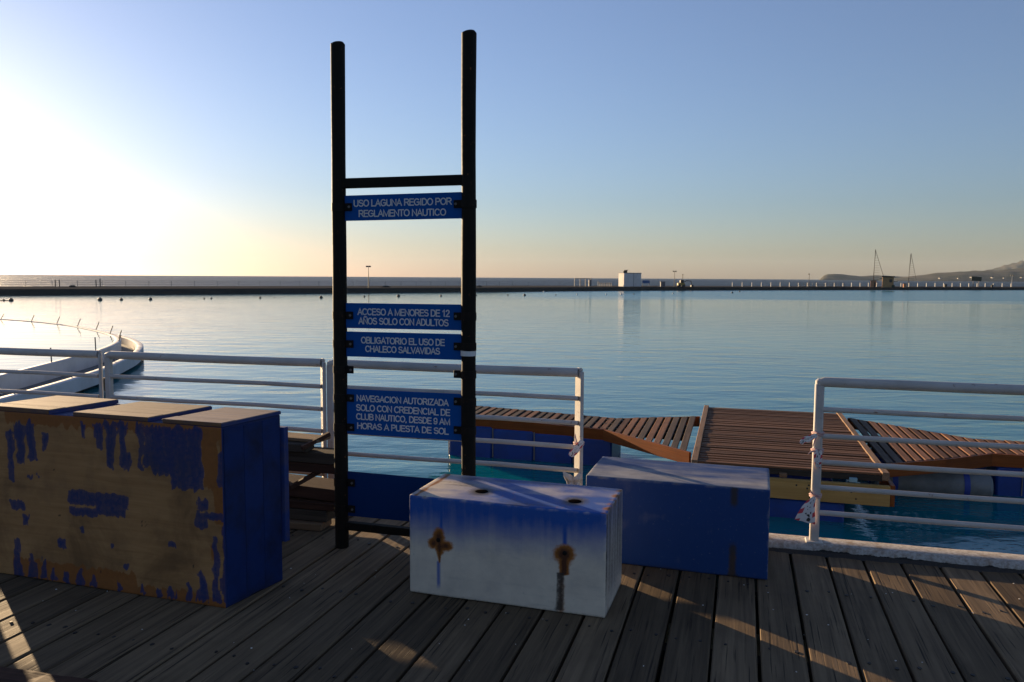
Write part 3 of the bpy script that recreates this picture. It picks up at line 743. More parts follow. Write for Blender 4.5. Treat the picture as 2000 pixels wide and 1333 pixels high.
rounded_box('body', *WB, .008, .0105, M['faded'], white_fields, wb, warp=.003, seed=3)
def hole_disc(par, x, y, z):
    mb = MB(); mb.lathe([(.036, .0008), (.033, .0016), (.0, .0016)], (x, y, z), 14)  # flat dark disc on the surface; the recess's shade is in its colour
    o = mb.build('hole_disc', M['hole'], par, True)
for hx, hy in ((.345, .185), (.868, .165)):
    hole_disc(wb, hx, hy, WB[2])
mb = MB(); mb.lathe([(.020, -.002), (.020, .006), (.009, .012), (0, .013)], (0, 0, 0), 12)
for hx, hz in ((.168, .305), (.857, .312)):
    o = mb.build('fitting', M['clamp'], wb, True); o.location = (hx, .002, hz); o.rotation_euler = (R(90), 0, 0); o.scale = (.6, .6, .5)

B2 = (1.05, .53, .52)
def blue_fields(face, x, y, z):
    u = x / B2[0]; v = z / B2[2]; blue = rust = dark = 0.0
    if face == 'front':
        blue = 1.05 - .22 * max(0, nz3(u * 4, v * 5, 3)) - .12 * sstep(.9, 1, v)
        du = (u - .815)
        dark = .75 * max(0, 1 - (abs(du) / .03) ** 2) * max(sstep(.45, .3, v), sstep(.72, .85, v)) + .1 * max(0, 1 - abs(du) / .05)
        rust = .5 * max(0, 1 - abs(du) / .03) * sstep(.36, .2, v)
        dark = max(dark, .28 * nz3(u * 3 + 4, v * 3, 1))
    elif face == 'top':
        yy = y / B2[1]; blue = .35 + .45 * nz3(u * 2.2, yy * 7, 11) + .3 * nz3(u * 7, yy * 14, 5) + .25 * sstep(.35, .8, yy) - .3 * sstep(.45, .1, yy)
        blue += .10 + .2 * sstep(.3, .7, yy); dark = .16 + .40 * nz3(u * 2.2, yy * 8, 2) + .2 * nz3(u * 7, yy * 20, 6) - .3 * sstep(.3, .1, yy)
        dark += .6 * max(0, 1 - abs(u - .80) / .03) * sstep(.12, 0, yy)
    elif face == 'right': blue = .8; dark = .2
    else: blue = .7
    return wear_and_foot(dict(blue=blue, rust=rust, dark=dark), B2, x, y, z)
b2 = empty('concrete_block'); placed(b2, (.447, 4.612, .002), (1.002, -.310))
tag(b2, 'deep blue concrete block with a pale worn top, behind the rust-stained one', 'block')
rounded_box('body', *B2, .008, .0115, M['deepblue'], blue_fields, b2, warp=.003, seed=11)

# --- big scraped box on the left
LW, LD, LH = 1.575, .42, .938
_zx = [0, 250, 495, 740, 990]
_plane_o = Vector((-1.455, 3.885)); _plane_d = Vector((-.954, .300))
_sx = []
for zx in _zx:                       # where a line of sight crosses the front plane
    dx = (zx / 2.248 - 1000) / 1532; k_ = _plane_o.x - dx * _plane_o.y
    _sx.append(k_ / (dx * _plane_d.y - _plane_d.x))
def zpt(x, y):
    s_ = float(np.interp(x, _zx, _sx)); yt = 140 + 52 * x / 990; yb = 860 + 160 * x / 990
    return LW - s_, .96 * (yb - y) / (yb - yt)
FING = [(615, 870, 212, 395), (640, 740, 300, 415), (730, 872, 300, 480), (580, 610, 205, 400), (498, 540, 205, 385), (515, 550, 320, 402), (438, 490, 200, 390), (388, 432, 200, 312), (335, 362, 198, 265),
        (85, 136, 205, 362), (38, 82, 215, 380), (-40, 32, 240, 445), (158, 180, 245, 325), (255, 530, 514, 546), (270, 395, 575, 596), (385, 430, 530, 592), (420, 522, 568, 596), (-30, 72, 538, 568), (85, 106, 425, 440), (128, 146, 428, 444),
        (-20, 48, 700, 862), (68, 112, 765, 868), (122, 162, 785, 875), (178, 206, 828, 885), (233, 262, 848, 895), (288, 322, 838, 910), (350, 382, 862, 915), (468, 498, 888, 935), (578, 602, 903, 948), (648, 678, 908, 958), (698, 732, 912, 965), (772, 812, 898, 972), (832, 884, 852, 975), (898, 942, 695, 985), (950, 968, 640, 985),
        (845, 892, 534, 570), (838, 965, 592, 611), (832, 884, 618, 652), (210, 246, 706, 742), (698, 732, 716, 736), (498, 522, 802, 830), (448, 470, 728, 750), (308, 326, 648, 672), (60, 90, 600, 640), (935, 968, 330, 470)]
ORNG = [(872, 940, 196, 480), (952, 1005, 150, 1060), (560, 1005, 972, 1045), (-40, 560, 858, 1000), (895, 930, 730, 800), (900, 930, 880, 920), (-30, 20, 790, 880), (380, 560, 880, 935), (-40, 1005, 120, 200), (930, 1000, 440, 640)]
FR_ = [(*zpt(a, d), *zpt(b, c)) for a, b, c, d in FING]
OR_ = [(*zpt(a, d), *zpt(b, c)) for a, b, c, d in ORNG]
KN_ = [(*zpt(601, 636), .020), (*zpt(222, 594), .012), (*zpt(760, 590), .007), (*zpt(400, 845), .008), (*zpt(820, 825), .008), (*zpt(210, 405), .009)]
def lb_fields(face, x, y, z):
    if face != 'front':
        # blue side, darker weather stain down its middle
        d = .0
        if face == 'right':
            d = .9 * max(0, 1 - ((y - .27 + .03 * nz3(z * 9, 0, 1)) / .10) ** 2) * max(0, 1 - ((z - .62) / .26) ** 2) + .8 * max(0, 1 - ((y - .19) / .12) ** 2) * sstep(.28, .08, z) + .45 * nz3(y * 16, z * 3, 2) + .3 * nz3(y * 9, z * 9, 6)
        return dict(paint=1.9, orange=0.0, dark=d)
    wx = x + .022 * nz3(x * 12, z * 9, 0) + .014 * nz3(x * 45, z * 24, 1); wz = z + .030 * nz3(x * 30, z * 6, 3) * (1.0 if z < .2 or z > .55 else .45) + .020 * nz3(x * 90, z * 9, 8) * (1.0 if z < .2 or z > .55 else .45)
    p = 0.0
    for (x0, z0, x1, z1) in FR_:
        if wx < x0 - .05 or wx > x1 + .05 or wz < z0 - .06 or wz > z1 + .06: continue
        hw = (x1 - x0) / 2; cx = (x0 + x1) / 2; tp = 1 - .35 * max(0, min(1, 1 - (wz - z0) / max(.01, z1 - z0))) if (z1 - z0) > 1.5 * (x1 - x0) else 1
        if z0 < .12 and (z1 - z0) > .9 * (x1 - x0): tp = 1 - .55 * max(0, min(1, (wz - z0) / max(.01, z1 - z0)))
        d = min(hw * tp - abs(wx - cx), wz - z0, z1 - wz); p = max(p, .5 + d / .024)
    o_ = 0.0
    for (x0, z0, x1, z1) in OR_:
        d = min(wx - x0, x1 - wx, wz - z0, z1 - wz); o_ = max(o_, .5 + d / .03)
    dk = 0.0
    for (kx, kz, r_) in KN_:
        q = math.hypot(x - kx, (z - kz)) / r_; dk = max(dk, max(0, 1 - abs(q - .85) / .35) * .9)
    return dict(paint=min(1, max(-.2, p)), orange=min(1, max(0, o_)), dark=dk)
def scraped_mat():
    t = NT('scraped_blue_plywood'); v = t.coord('Object'); vg = t.coord('Object', (2.2, 30, 30)); vv = t.coord('Object', (34, 34, 2.0))
    g = t.noise(vg, 1.0, 5, .6, .8); n1 = t.noise(v, 5, 5, .6); n2 = t.noise(v, 42, 4, .65); st = t.noise(vv, 1.0, 4, .6)
    ply = t.mix(t.ramp(g, [(.35, 0), (.7, 1)]), (.37, .195, .075), (.27, .135, .048))
    ply = t.mix(t.math('MULTIPLY', t.ramp(n1, [(.5, 0), (.75, 1)]), .6), ply, (.13, .075, .038))
    nb = t.noise(v, 2.6, 5, .65, .5)
    ply = t.mix(t.math('MULTIPLY', t.ramp(nb, [(.46, 0), (.66, 1)]), .65), ply, (.12, .058, .022))
    orange = t.mix(n2, (.30, .10, .018), (.15, .05, .012))
    oa = t.math('ADD', t.attr('orange'), t.math('ADD', t.math('MULTIPLY_ADD', st, .7, -.35), t.math('MULTIPLY_ADD', n2, .5, -.25)))
    c = t.mix(t.math('MULTIPLY', t.ramp(oa, [(.40, 0), (.65, 1)]), .85), ply, orange)
    pa = t.math('ADD', t.attr('paint'), t.math('ADD', t.math('MULTIPLY_ADD', st, 1.0, -.5), t.math('MULTIPLY_ADD', n2, .6, -.3)))
    blue = t.mix(t.ramp(n1, [(.3, 0), (.7, 1)]), (.012, .026, .115), (.024, .032, .085))
    blue = t.mix(t.math('MULTIPLY', t.ramp(st, [(.55, 0), (.7, 1)]), .4), blue, (.01, .02, .12))
    thin = t.math('MULTIPLY', t.ramp(pa, [(.40, 0), (.52, .78), (.95, .9), (1.0, .95)]), t.math('MULTIPLY_ADD', n2, .35, .82))
    c = t.mix(t.math('MAXIMUM', thin, t.math('GREATER_THAN', t.attr('paint'), 1.5)), c, blue)
    scr = t.noise(v, 17, 6, .75)
    c = t.mix(t.math('MULTIPLY', t.ramp(scr, [(.68, 0), (.72, 1)]), .7), c, (.07, .045, .03))
    dk = t.math('ADD', t.attr('dark'), t.math('MULTIPLY_ADD', n2, .4, -.2))
    c = t.mix(t.ramp(dk, [(.25, 0), (.8, .85)]), c, (.018, .014, .012))
    return t.fin(c, .68, t.bump(t.math('ADD', t.math('MULTIPLY', pa, .25), t.math('ADD', g, st)), .25, .003), spec=.25)
M['scraped'] = scraped_mat()
M['lid'] = wood('worn_lid_wood', (.31, .215, .14), (.20, .145, .11), 'X', rough=.8, crack=.3)
M['lid_blue'] = wood('lid_wood_with_blue_wear', (.25, .185, .155), (.135, .12, .16), 'X', rough=.8, crack=.3)
M['lidblue'] = painted('blue_worn_edge', (.012, .034, .15), .6, .5, (.10, .07, .045), scale=12)
M['lidblue_end'] = painted('blue_end_boards', (.005, .024, .115), .66, .9, (.008, .008, .012), scale=4.5, spec=.25)
M['lidfront'] = painted('stained_brown_edge', (.15, .075, .032), .7, .6, (.03, .035, .08), scale=9)
lb = empty('wooden_float_box'); X_ax = Vector((.954, -.300))
fl = _plane_o - X_ax.normalized() * LW
placed(lb, (fl.x, fl.y, .002), X_ax)
tag(lb, 'large plywood box with scraped blue paint and slatted top, left foreground', 'box')
SH = .14
rounded_box('body', LW, LD, LH, .006, .011, M['scraped'], lb_fields, lb, warp=.002, shear=SH, seed=21)
Msh = Matrix(((1, SH, 0, 0), (0, 1, 0, 0), (0, 0, 1, 0), (0, 0, 0, 1)))
for (a, b, tl) in ((.0, LW - 1.11, .004), (LW - .945, LW - .45, .0), (LW - .36, LW + .001, -.003)):
    lm = M['lid_blue'] if tl < 0 else M['lid']
    fo = MB().box(a, b, -.003, .092, LH + .001, LH + .024 + tl * .6, .003, Msh).build('lid_board', lm, lb)
    fo.data.materials.append(M['lidfront'])
    for pg in fo.data.polygons:
        if pg.normal.y < -.5: pg.material_index = 1
    MB().box(a + .002, b - .001, .098, LD + .002, LH + .001, LH + .022 + tl * .6, .003, Msh).build('lid_board', lm, lb)
    MB().box(b - .0, b + .004, -.002, LD, LH + .001, LH + .019 + tl * .6, 0, Msh).build('lid_edge', M['lidblue'], lb)
MB().box(LW - .62, LW + .022, LD + .001, LD + .035, .22, .865, .003, Msh).build('back_batten', M['lidblue'], lb)
MB().box(.02, LW - .66, LD + .001, LD + .035, .22, .865, .003, Msh).build('back_batten', M['lidblue'], lb)
for y in (.010, .1435, .277):        # upright boards of the end wall, thin joints between them
    MB().box(LW + .001, LW + .006, y, y + .1315, .012, LH - .012, .002, Msh).build('end_board', M['lidblue_end'], lb)

# unseen copy of the box, added to shade the deck at lower left
shade_box = copy_tree(lb); shade_box.location = lb.location + Vector((-2.64, 1.06, 0))
tag(shade_box, 'unseen copy of the plywood box added beyond the left edge to shade the deck', 'box')
lb['group'] = shade_box['group'] = 'plywood float boxes on the deck'

# ================================================================== TIMBER PILE
def timber(label, x_end, x_start, y0, y1, z0, z1, m, rz=-.28, tilt=0.0):
    """beam whose right end stands at x_end (front corner y0), running left along the pile"""
    l = x_end - x_start
    o = MB().box(-l, 0, 0, y1 - y0, 0, z1 - z0, .004).build('timber', m)
    o.location = (x_end, y0, z0); o.rotation_euler = (0, tilt, rz)
    tag(o, label, 'timber', 'timbers piled behind the scraped box'); return o
timber('pale bottom board of the timber pile, resting on the deck', -1.262, -3.1, 5.10, 5.26, .004, .052, M['pile_light'], -.22)
timber('grey brown board second from the bottom of the timber pile', -1.235, -3.1, 5.13, 5.36, .056, .130, M['pile_grey'], -.26)
timber('thin dark red plank in the lower timber pile, third up', -1.175, -3.1, 5.12, 5.34, .134, .186, M['pile_dark'], -.24)
timber('dark plank topping the lower half of the timber pile', -1.13, -3.1, 5.13, 5.38, .190, .272, M['pile_dark'], -.28, .03)
o = timber('unseen block added under the upper half of the timber pile to stop sunlight', -1.68, -2.05, 5.50, 5.60, .276, .364, M['pile_grey'], .69)  # added out of sight, turned square to the sun to block the gap
timber('dark red beam under the grey one in the upper timber pile', -1.185, -3.1, 5.20, 5.36, .366, .430, M['pile_dark'], -.25)
timber('grey beam with a rusty end in the upper timber pile', -1.190, -3.1, 5.19, 5.36, .433, .508, M['pile_grey'], -.27)
timber('short grey offcut near the top of the timber pile', -1.385, -3.1, 5.21, 5.34, .511, .566, M['pile_grey'], -.2)
timber('pale plank lying sunlit on top of the timber pile', -1.31, -3.1, 5.24, 5.40, .570, .592, M['pile_light'], -.34)
for lab, a, b in (('thin dark stick leaning across the top of the timber pile', (-1.41, 5.2, .545), (-1.25, 5.32, .62)), ('thin dark stick wedged in the gap of the timber pile', (-1.49, 5.2, .275), (-1.30, 5.3, .372))):
    a = Vector(a); b = Vector(b); d = (b - a)
    o = MB().box(-.016, .016, -.014, .014, 0, d.length, .002).build('stick', M['pile_dark']); o.location = a; o.rotation_euler = d.to_track_quat('Z', 'Y').to_euler()
    tag(o, lab, 'stick', 'timbers piled behind the scraped box')
# rough beam at the lower left corner of the view
V = []; F = []; n_ = 26
for i in range(n_):
    x = -1.3 + i * 1.44 / (n_ - 1)
    j1, j2 = (mnoise.noise(Vector((x * 9, k, 0))) * .012 for k in (1, 5))
    V += [(x, -.09, .002), (x, -.09 + j1 * .5, .07 + j2), (x, -.04 + j2, .082 + j1 * .6), (x, .05, .081 + j2 * .5), (x, .075 + j1 * .6, .06 + j1), (x, .08, .002)]
for i in range(n_ - 1):
    for j in range(6): F.append((i * 6 + j, (i + 1) * 6 + j, (i + 1) * 6 + (j + 1) % 6, i * 6 + (j + 1) % 6))
F.append((0, 1, 2, 3, 4, 5)); F.append(tuple((n_ - 1) * 6 + k for k in (5, 4, 3, 2, 1, 0)))
o = MB().add(V, F).build('rough_beam', M['pile_dark']); o.location = (-1.80, 3.0, 0); o.rotation_euler = (0, 0, -.24)
tag(o, 'rough splintered timber beam lying on the deck at the lower left corner', 'timber')

# ================================================================== FLOATING DOCK
DO = Vector((2.574, 11.046, 0)); Ud = Vector((.962, -.272, 0)); Vd = Vector((.272, .962, 0))
Md = Matrix(((Ud.x, Vd.x, 0, DO.x), (Ud.y, Vd.y, 0, DO.y), (0, 0, 1, 0), (0, 0, 0, 1)))
def slat_mesh(w, l, h, m, axis='Y'):
    mb = MB()
    if axis == 'Y': mb.box(-w / 2, w / 2, 0, l, -h, 0, .006)
    else: mb.box(0, l, -w / 2, w / 2, -h, 0, .005)
    o = mb.build('slat', m); me = o.data; bpy.data.objects.remove(o); return me
random.seed(3)
pf = empty('dock_platform'); pf.matrix_world = Md; tag(pf, 'square slatted wooden platform of the floating dock, on a yellow beam', 'dock')
ms = slat_mesh(.098, 2.42, .03, M['slat_x'], 'X')
for i in range(34):
    inst('slat', ms, pf, (.09 + random.uniform(-.006, .006), .075 + i * .146, -.905 + random.uniform(-.006, .004)), (random.uniform(-.02, .02), 0, random.uniform(-.003, .003)))
for x in (.045, 2.555): MB().box(x - .045, x + .045, .0, 5.06, -1.0, -.888, .006).build('side_board', M['trim'], pf)
MB().box(.09, 2.51, .02, .065, -1.02, -.938, .004).build('joist', M['joist'], pf)
for y in (1.3, 2.6, 3.9, 5.0): MB().box(.09, 2.51, y - .03, y + .03, -1.05, -.938).build('joist', M['joist'], pf)
for x in (.62, 1.25, 2.15): MB().box(x - .05, x + .05, -.03, .05, -1.045, -.985, .004).build('spacer', M['lightblue'] if x != 1.25 else M['trim'], pf)
MB().box(.05, 2.60, -.10, -.02, -1.325, -1.05, .006).build('front_beam', M['yellow'], pf)
MB().box(2.602, 2.66, -.09, .75, -1.325, -1.035, .006).build('end_beam', M['beam_o'], pf)
kb = MB()
for x, z in ((1.42, -1.12), (1.58, -1.11), (1.56, -1.155), (1.6, -1.27), (2.12, -1.16), (2.18, -1.25)):
    kb.tube([(x, -.098, z), (x, -.103, z)], [.015, .012], 8)
kb.build('knots', M['joist'], pf)
MB().box(.1, 2.05, -.06, 2.6, -1.85, -1.33, .03).build('float', M['float'], pf, True)
MB().box(.1, 2.45, 2.8, 5.0, -1.85, -1.08, .03).build('float', M['float'], pf, True)

def walkway(side, label, xs, zt):
    """side -1: to the left of the platform, +1: to the right; front and back edges flare out where they meet it"""
    rt = empty('dock_walkway'); rt.matrix_world = Md; tag(rt, label, 'dock')
    if side < 0: fr = [(-.06, .80), (-1.61, 2.2), (-4.9, 2.24)]; bk = [(-.06, 4.05), (-1.54, 3.33), (-4.9, 3.34)]
    else: fr = [(2.70, .86), (3.60, 1.45), (4.40, 2.10), (9.5, 2.14)]; bk = [(2.70, 4.75), (4.45, 3.24), (9.5, 3.26)]
    fx = sorted(fr); bx = sorted(bk)
    gf = lambda x: float(np.interp(x, [p[0] for p in fx], [p[1] for p in fx])); gb = lambda x: float(np.interp(x, [p[0] for p in bx], [p[1] for p in bx]))
    x = xs[0]; i = 0
    while (x < xs[1]):
        w = .104; a, b = gf(x + w / 2), gb(x + w / 2); z = zt(x) + random.uniform(-.004, .004)
        fa, fb = gf(x) + .035, gf(x + w) + .035; ba, bb = gb(x) + .02, gb(x + w) + .02
        mb = MB(); h = .032
        mb.add([(x, fa, z - h), (x + w, fb, z - h), (x + w, bb, z - h), (x, ba, z - h), (x, fa, z - .005), (x + w, fb, z - .005), (x + w, bb, z - .005), (x, ba, z - .005),
                (x + .006, fa + .006, z), (x + w - .006, fb + .006, z), (x + w - .006, bb - .006, z), (x + .006, ba - .006, z)],
               [(3, 2, 1, 0), (0, 1, 5, 4), (1, 2, 6, 5), (2, 3, 7, 6), (3, 0, 4, 7), (4, 5, 9, 8), (5, 6, 10, 9), (6, 7, 11, 10), (7, 4, 8, 11), (8, 9, 10, 11)])
        grey = side > 0 and i < 2
        if not grey: grey = side < 0 and random.random() < .35
        mb.build('slat', M['slat_grey'] if grey else M['slat'], rt)
        x += .146; i += 1
    for edge, d in ((fr, -1), (bk, 1)):
        for (p, q) in zip(edge[:-1], edge[1:]):
            p3 = Vector((p[0], p[1], 0)); q3 = Vector((q[0], q[1], 0)); l = (q3 - p3).length; an = math.atan2(q3.y - p3.y, q3.x - p3.x)
            za, zb = zt(p[0]), zt(q[0])
            mb = MB(); mb.box(-.01, l + .01, -.022, .022, -.2, -.004, .004)
            for k_, vtx in enumerate(mb.v): mb.v[k_] = (vtx[0], vtx[1], vtx[2] + za + (zb - za) * vtx[0] / l)
            o = mb.build('edge_beam', M['beam_o'], rt); o.location = (p3.x, p3.y, 0); o.rotation_euler = (0, 0, an)
    for k_ in range(3):
        xa, xb = xs; yc = 2.35 + k_ * .4
        MB().add([(x_, yc + dy, zt(x_) - .034 - dz) for x_ in (xa + .02, xb) for dy in (-.03, .03) for dz in (0, .12)], [(0, 1, 3, 2), (4, 6, 7, 5), (0, 2, 6, 4), (1, 5, 7, 3), (0, 4, 5, 1), (2, 3, 7, 6)]).build('joist', M['joist'], rt)
    return rt
zl = lambda x: -.95 + max(0, (-1.6 - x)) / 3.1 * .11
zr_ = lambda x: -.95
wl = walkway(-1, 'slatted wooden walkway of the dock left of the platform, on blue floats', (-4.9, -.17), zl)
wr = walkway(1, 'slatted wooden walkway of the dock right of the platform, running out of view', (2.72, 9.4), zr_)
# blue floats carrying the walkways (fixed to them)
x = -4.50
for k, wdt in enumerate((.85, .78, .72, .70)):
    fb = MB().box(x, x + wdt - .012, 2.17, 3.35, -1.85, zl(x + .5) - .17, .03).build('float', M['float'], wl, True)
    for xx in (x + .01,):
        MB().tube([(xx, 2.160, -1.58), (xx, 2.157, -1.3), (xx, 2.160, zl(x) - .17)], .012, 6).build('rope', M['rope'], fb, True)
    x += wdt
for k in range(4):
    fb = MB().box(4.48 + k * 1.15, 4.48 + k * 1.15 + 1.13, 2.10, 3.25, -1.85, -1.14, .03).build('float', M['float'], wr, True)
    for dx in (.35, .80): MB().tube([(4.48 + k * 1.15 + dx, 2.09, -1.58), (4.48 + k * 1.15 + dx, 2.088, -1.14)], .010, 6).build('rope', M['rope'], fb, True)
pt = MB().tube([(2.72, 2.02, -1.46), (2.76, 2.02, -1.46), (4.34, 2.02, -1.46), (4.38, 2.02, -1.46)], [.17, .21, .21, .17], 20).build('pontoon', M['pontoon'], wr, True)
for xx in (3.02, 4.02): MB().tube([(xx - .04, 2.02, -1.46), (xx + .04, 2.02, -1.46)], .216, 20, False).build('strap', M['strap'], pt, True)
MB().box(2.72, 4.40, 2.3, 3.2, -1.85, -1.20, .03).build('float', M['float'], wr, True)

# ================================================================== CURVED JETTY (left)
pin = [(-12.9, 12.0), (-13.1, 16.0), (-13.35, 19.5), (-13.70, 22.2), (-14.2, 25.4), (-14.75, 28.2), (-15.85, 31.4), (-17.4, 34.2), (-20.1, 37.6), (-23.3, 41.1), (-27.0, 44.2), (-30.2, 46.3), (-36, 49.2), (-44, 52)]
def resample(pts, step):
    P = [Vector((*p, 0)) for p in pts]; out = []
    for i in range(len(P) - 1):
        p0 = P[max(i - 1, 0)]; p1 = P[i]; p2 = P[i + 1]; p3 = P[min(i + 2, len(P) - 1)]
        n = max(2, int((p2 - p1).length / step))
        for k in range(n):
            t = k / n; out.append(.5 * ((2 * p1) + (p2 - p0) * t + (2 * p0 - 5 * p1 + 4 * p2 - p3) * t * t + (3 * p1 - p0 - 3 * p2 + p3) * t ** 3))
    out.append(P[-1]); return out
path = resample(pin, .6)
jet = empty('curved_jetty', (-14, 24, 0)); tag(jet, 'curved white walled channel sweeping out into the lagoon at left', 'jetty')
OFFK = lambda y: float(np.interp(y, [12, 23, 29, 33, 40], [1, 1, .60, .40, .30]))
def sweep(name, prof, m):
    V = []; F = []; k = len(prof); n = len(path)
    for i, p in enumerate(path):
        d = (path[min(i + 1, n - 1)] - path[max(i - 1, 0)]).normalized(); nr = Vector((d.y, -d.x, 0))
        kk = OFFK(p.y)
        V += [(p.x + nr.x * (a if a < .2 else 1.40 * kk + (a - 1.40)) + 14, p.y + nr.y * (a if a < .2 else 1.40 * kk + (a - 1.40)) - 24, z) for a, z in prof]
    for i in range(n - 1):
        for j in range(k): F.append((i * k + j, (i + 1) * k + j, (i + 1) * k + (j + 1) % k, i * k + (j + 1) % k))
    F.append(tuple(range(k))); F.append(tuple((n - 1) * k + j for j in reversed(range(k))))
    return MB().add(V, F).build(name, m, jet, True)
sweep('inner_wall', [(-.11, -1.9), (-.11, -.96), (-.09, -.945), (.09, -.945), (.11, -.96), (.11, -1.9)], M['jetty'])
sweep('outer_wall', [(1.42, -1.56), (1.42, -1.14), (1.45, -1.12), (1.63, -1.12), (1.66, -1.14), (1.66, -1.50), (1.50, -1.56)], M['jetty'])
sweep('channel_floor', [(.12, -1.9), (.12, -1.42), (1.40, -1.44), (1.40, -1.9)], M['jetty_floor'])
# the basin behind the inner wall is brim-full, level with its rim
poly = []
for i, p in enumerate(path):
    d_ = (path[min(i + 1, len(path) - 1)] - path[max(i - 1, 0)]).normalized(); poly.append((p.x - d_.y * .10, p.y + d_.x * .10))
sheet('basin_water', poly + [(-70, 52), (-70, 12)], -.972, M['basin'])
for (a, b) in (((-29.96, 45.89), (-29.75, 45.89, -.62)), ((-27.12, 44.19), (-26.95, 44.19, -.58)), ((-24.57, 42.26), (-24.40, 42.26, -.57)), ((-22.22, 40.0), (-22.04, 40.0, -.55)), ((-20.05, 37.7), (-19.88, 37.7, -.56)), ((-18.0, 35.0), (-17.85, 35.0, -.57)), ((-16.4, 32.6), (-16.27, 32.6, -.60)), ((-15.7, 31.2), (-15.6, 31.2, -.70)), ((-14.55, 27.3), (-14.56, 27.3, -.48)), ((-13.93, 23.6), (-13.94, 23.6, -.51)), ((-13.45, 20.4), (-13.46, 20.4, -.5))):
    o = MB().tube([(0, 0, -.95), (b[0] - a[0], 0, b[2])], .022, 6).build('steel_rod', M['steel'], jet, True); o.location = (a[0] + 14, a[1] - 24, 0)
MB().tube([(1.66, 0, -1.2), (1.69, 0, -1.58)], .09, 8).build('fender', M['trim'], jet).location = (1.68 - 1.0 + .2, -2.0, 0)

# ================================================================== FAR SHORE
def lamp(x, y, h, heads, label):
    rt = empty('street_lamp', (x, y, -.67)); tag(rt, label, 'street lamp', 'lamp posts on the far promenade')
    MB().tube([(0, 0, 0), (0, 0, h * .5), (0, 0, h)], [.09, .07, .05], 8).build('pole', M['farblack'] if x < 100 else M['farwhite'], rt, True)
    for d in heads:
        hb = MB(); hb.box(d - .22, d + .22, -.15, .15, h - .12, h + .18, .03); hb.tube([(0, 0, h - .1), (d, 0, h + .02)], .03, 6); hb.build('lamp_head', M['farblack'], rt)
lamp(-29.0, 158.6, 4.3, (-.26, .26), 'dark twin-headed lamp post seen between the sign posts on the far promenade')
lamp(44.6, 216.5, 4.2, (-.3, .3), 'dark lamp post right of the white block on the far promenade')
lamp(90.5, 240.0, 3.8, (-.1,), 'small lamp post in front of the headland on the far promenade')
lamp(173.7, 273.6, 4.0, (-.4, .4), 'pale lamp post at the far right end of the promenade')
rt = empty('mast', (47.4, 219, -.67)); MB().tube([(0, 0, 0), (0, 0, 3.3)], .07, 6).build('pole', M['farblack'], rt, True); MB().box(-.12, .12, -.1, .1, 3.2, 3.5, .02).build('cap', M['farblack'], rt)
tag(rt, 'thin bare pole next to the yellow machine on the promenade', 'pole')
# white block house
bh = empty('block_house', (32.4, 216.5, -.67), .35); tag(bh, 'plain whitewashed block hut on the far promenade', 'hut')
MB().box(-2.75, 2.55, -1.6, 1.6, 0, 3.62, .03).build('wall', M['block'], bh)
MB().box(-2.85, 2.65, -1.7, 1.7, 3.625, 3.75, .03).build('roof', M['hull'], bh)
MB().box(.15, .25, -1.63, -1.605, 0, 3.6).build('pipe', M['hull'], bh)
for i in range(9): MB().box(-2.79, -2.755, -1.1, -.5, .3 + i * .36, .34 + i * .36).build('rung', M['farblack'], bh)
eq = empty('roof_equipment', (31.0, 216.6, 3.08)); tag(eq, 'dark bundle of equipment on the white hut roof', 'equipment')
MB().box(-.55, .55, -.4, .4, .02, .45, .08).build('base', M['green'], eq); MB().box(-.35, .65, -.3, .3, .455, .75, .1).build('tarp', M['farblack'], eq); MB().tube([(.5, 0, .5), (.8, 0, .9)], .06, 6).build('arm', M['farblack'], eq)
# yellow loader
mc = empty('loader', (45.9, 212.5, -.67), .1); tag(mc, 'small yellow loader with raised arm by the lamp post', 'loader')
MB().box(-1.3, .6, -.6, .6, .35, 1.1, .1).build('body', M['yellowp'], mc); MB().box(-.6, .3, -.5, .5, 1.105, 1.9, .06).build('cab', M['farblack'], mc)
MB().tube([(.3, 0, 1.2), (1.2, 0, 1.75), (2.4, 0, 1.6), (2.7, 0, .6)], .1, 6).build('arm', M['farblack'], mc, True); MB().box(2.4, 3.0, -.5, .5, .02, .55, .06).build('bucket', M['farblack'], mc)
for x in (-.9, .3):
    for y in (-.6, .6): MB().tube([(x, y - .12, .35), (x, y + .12, .35)], .35, 12).build('wheel', M['farblack'], mc, True)
# booth, blue notice
bo = empty('booth', (41.0, 214.5, -.67)); tag(bo, 'small grey booth left of the dark lamp post', 'booth')
MB().box(-.6, .6, -.5, .5, 0, 1.3, .04).build('wall', M['hull'], bo); MB().box(-.7, .7, -.6, .6, 1.305, 1.42, .02).build('roof', M['farblack'], bo)
ns = empty('notice_board', (37.4, 220, -.67)); tag(ns, 'small blue notice board just right of the white hut', 'sign')
MB().box(-1.0, 1.0, -.03, .03, .9, 1.7, .02).build('board', M['bluesign'], ns)
for x in (-.9, .9): MB().box(x - .05, x + .05, .035, .12, 0, 1.7).build('post', M['farblack'], ns)
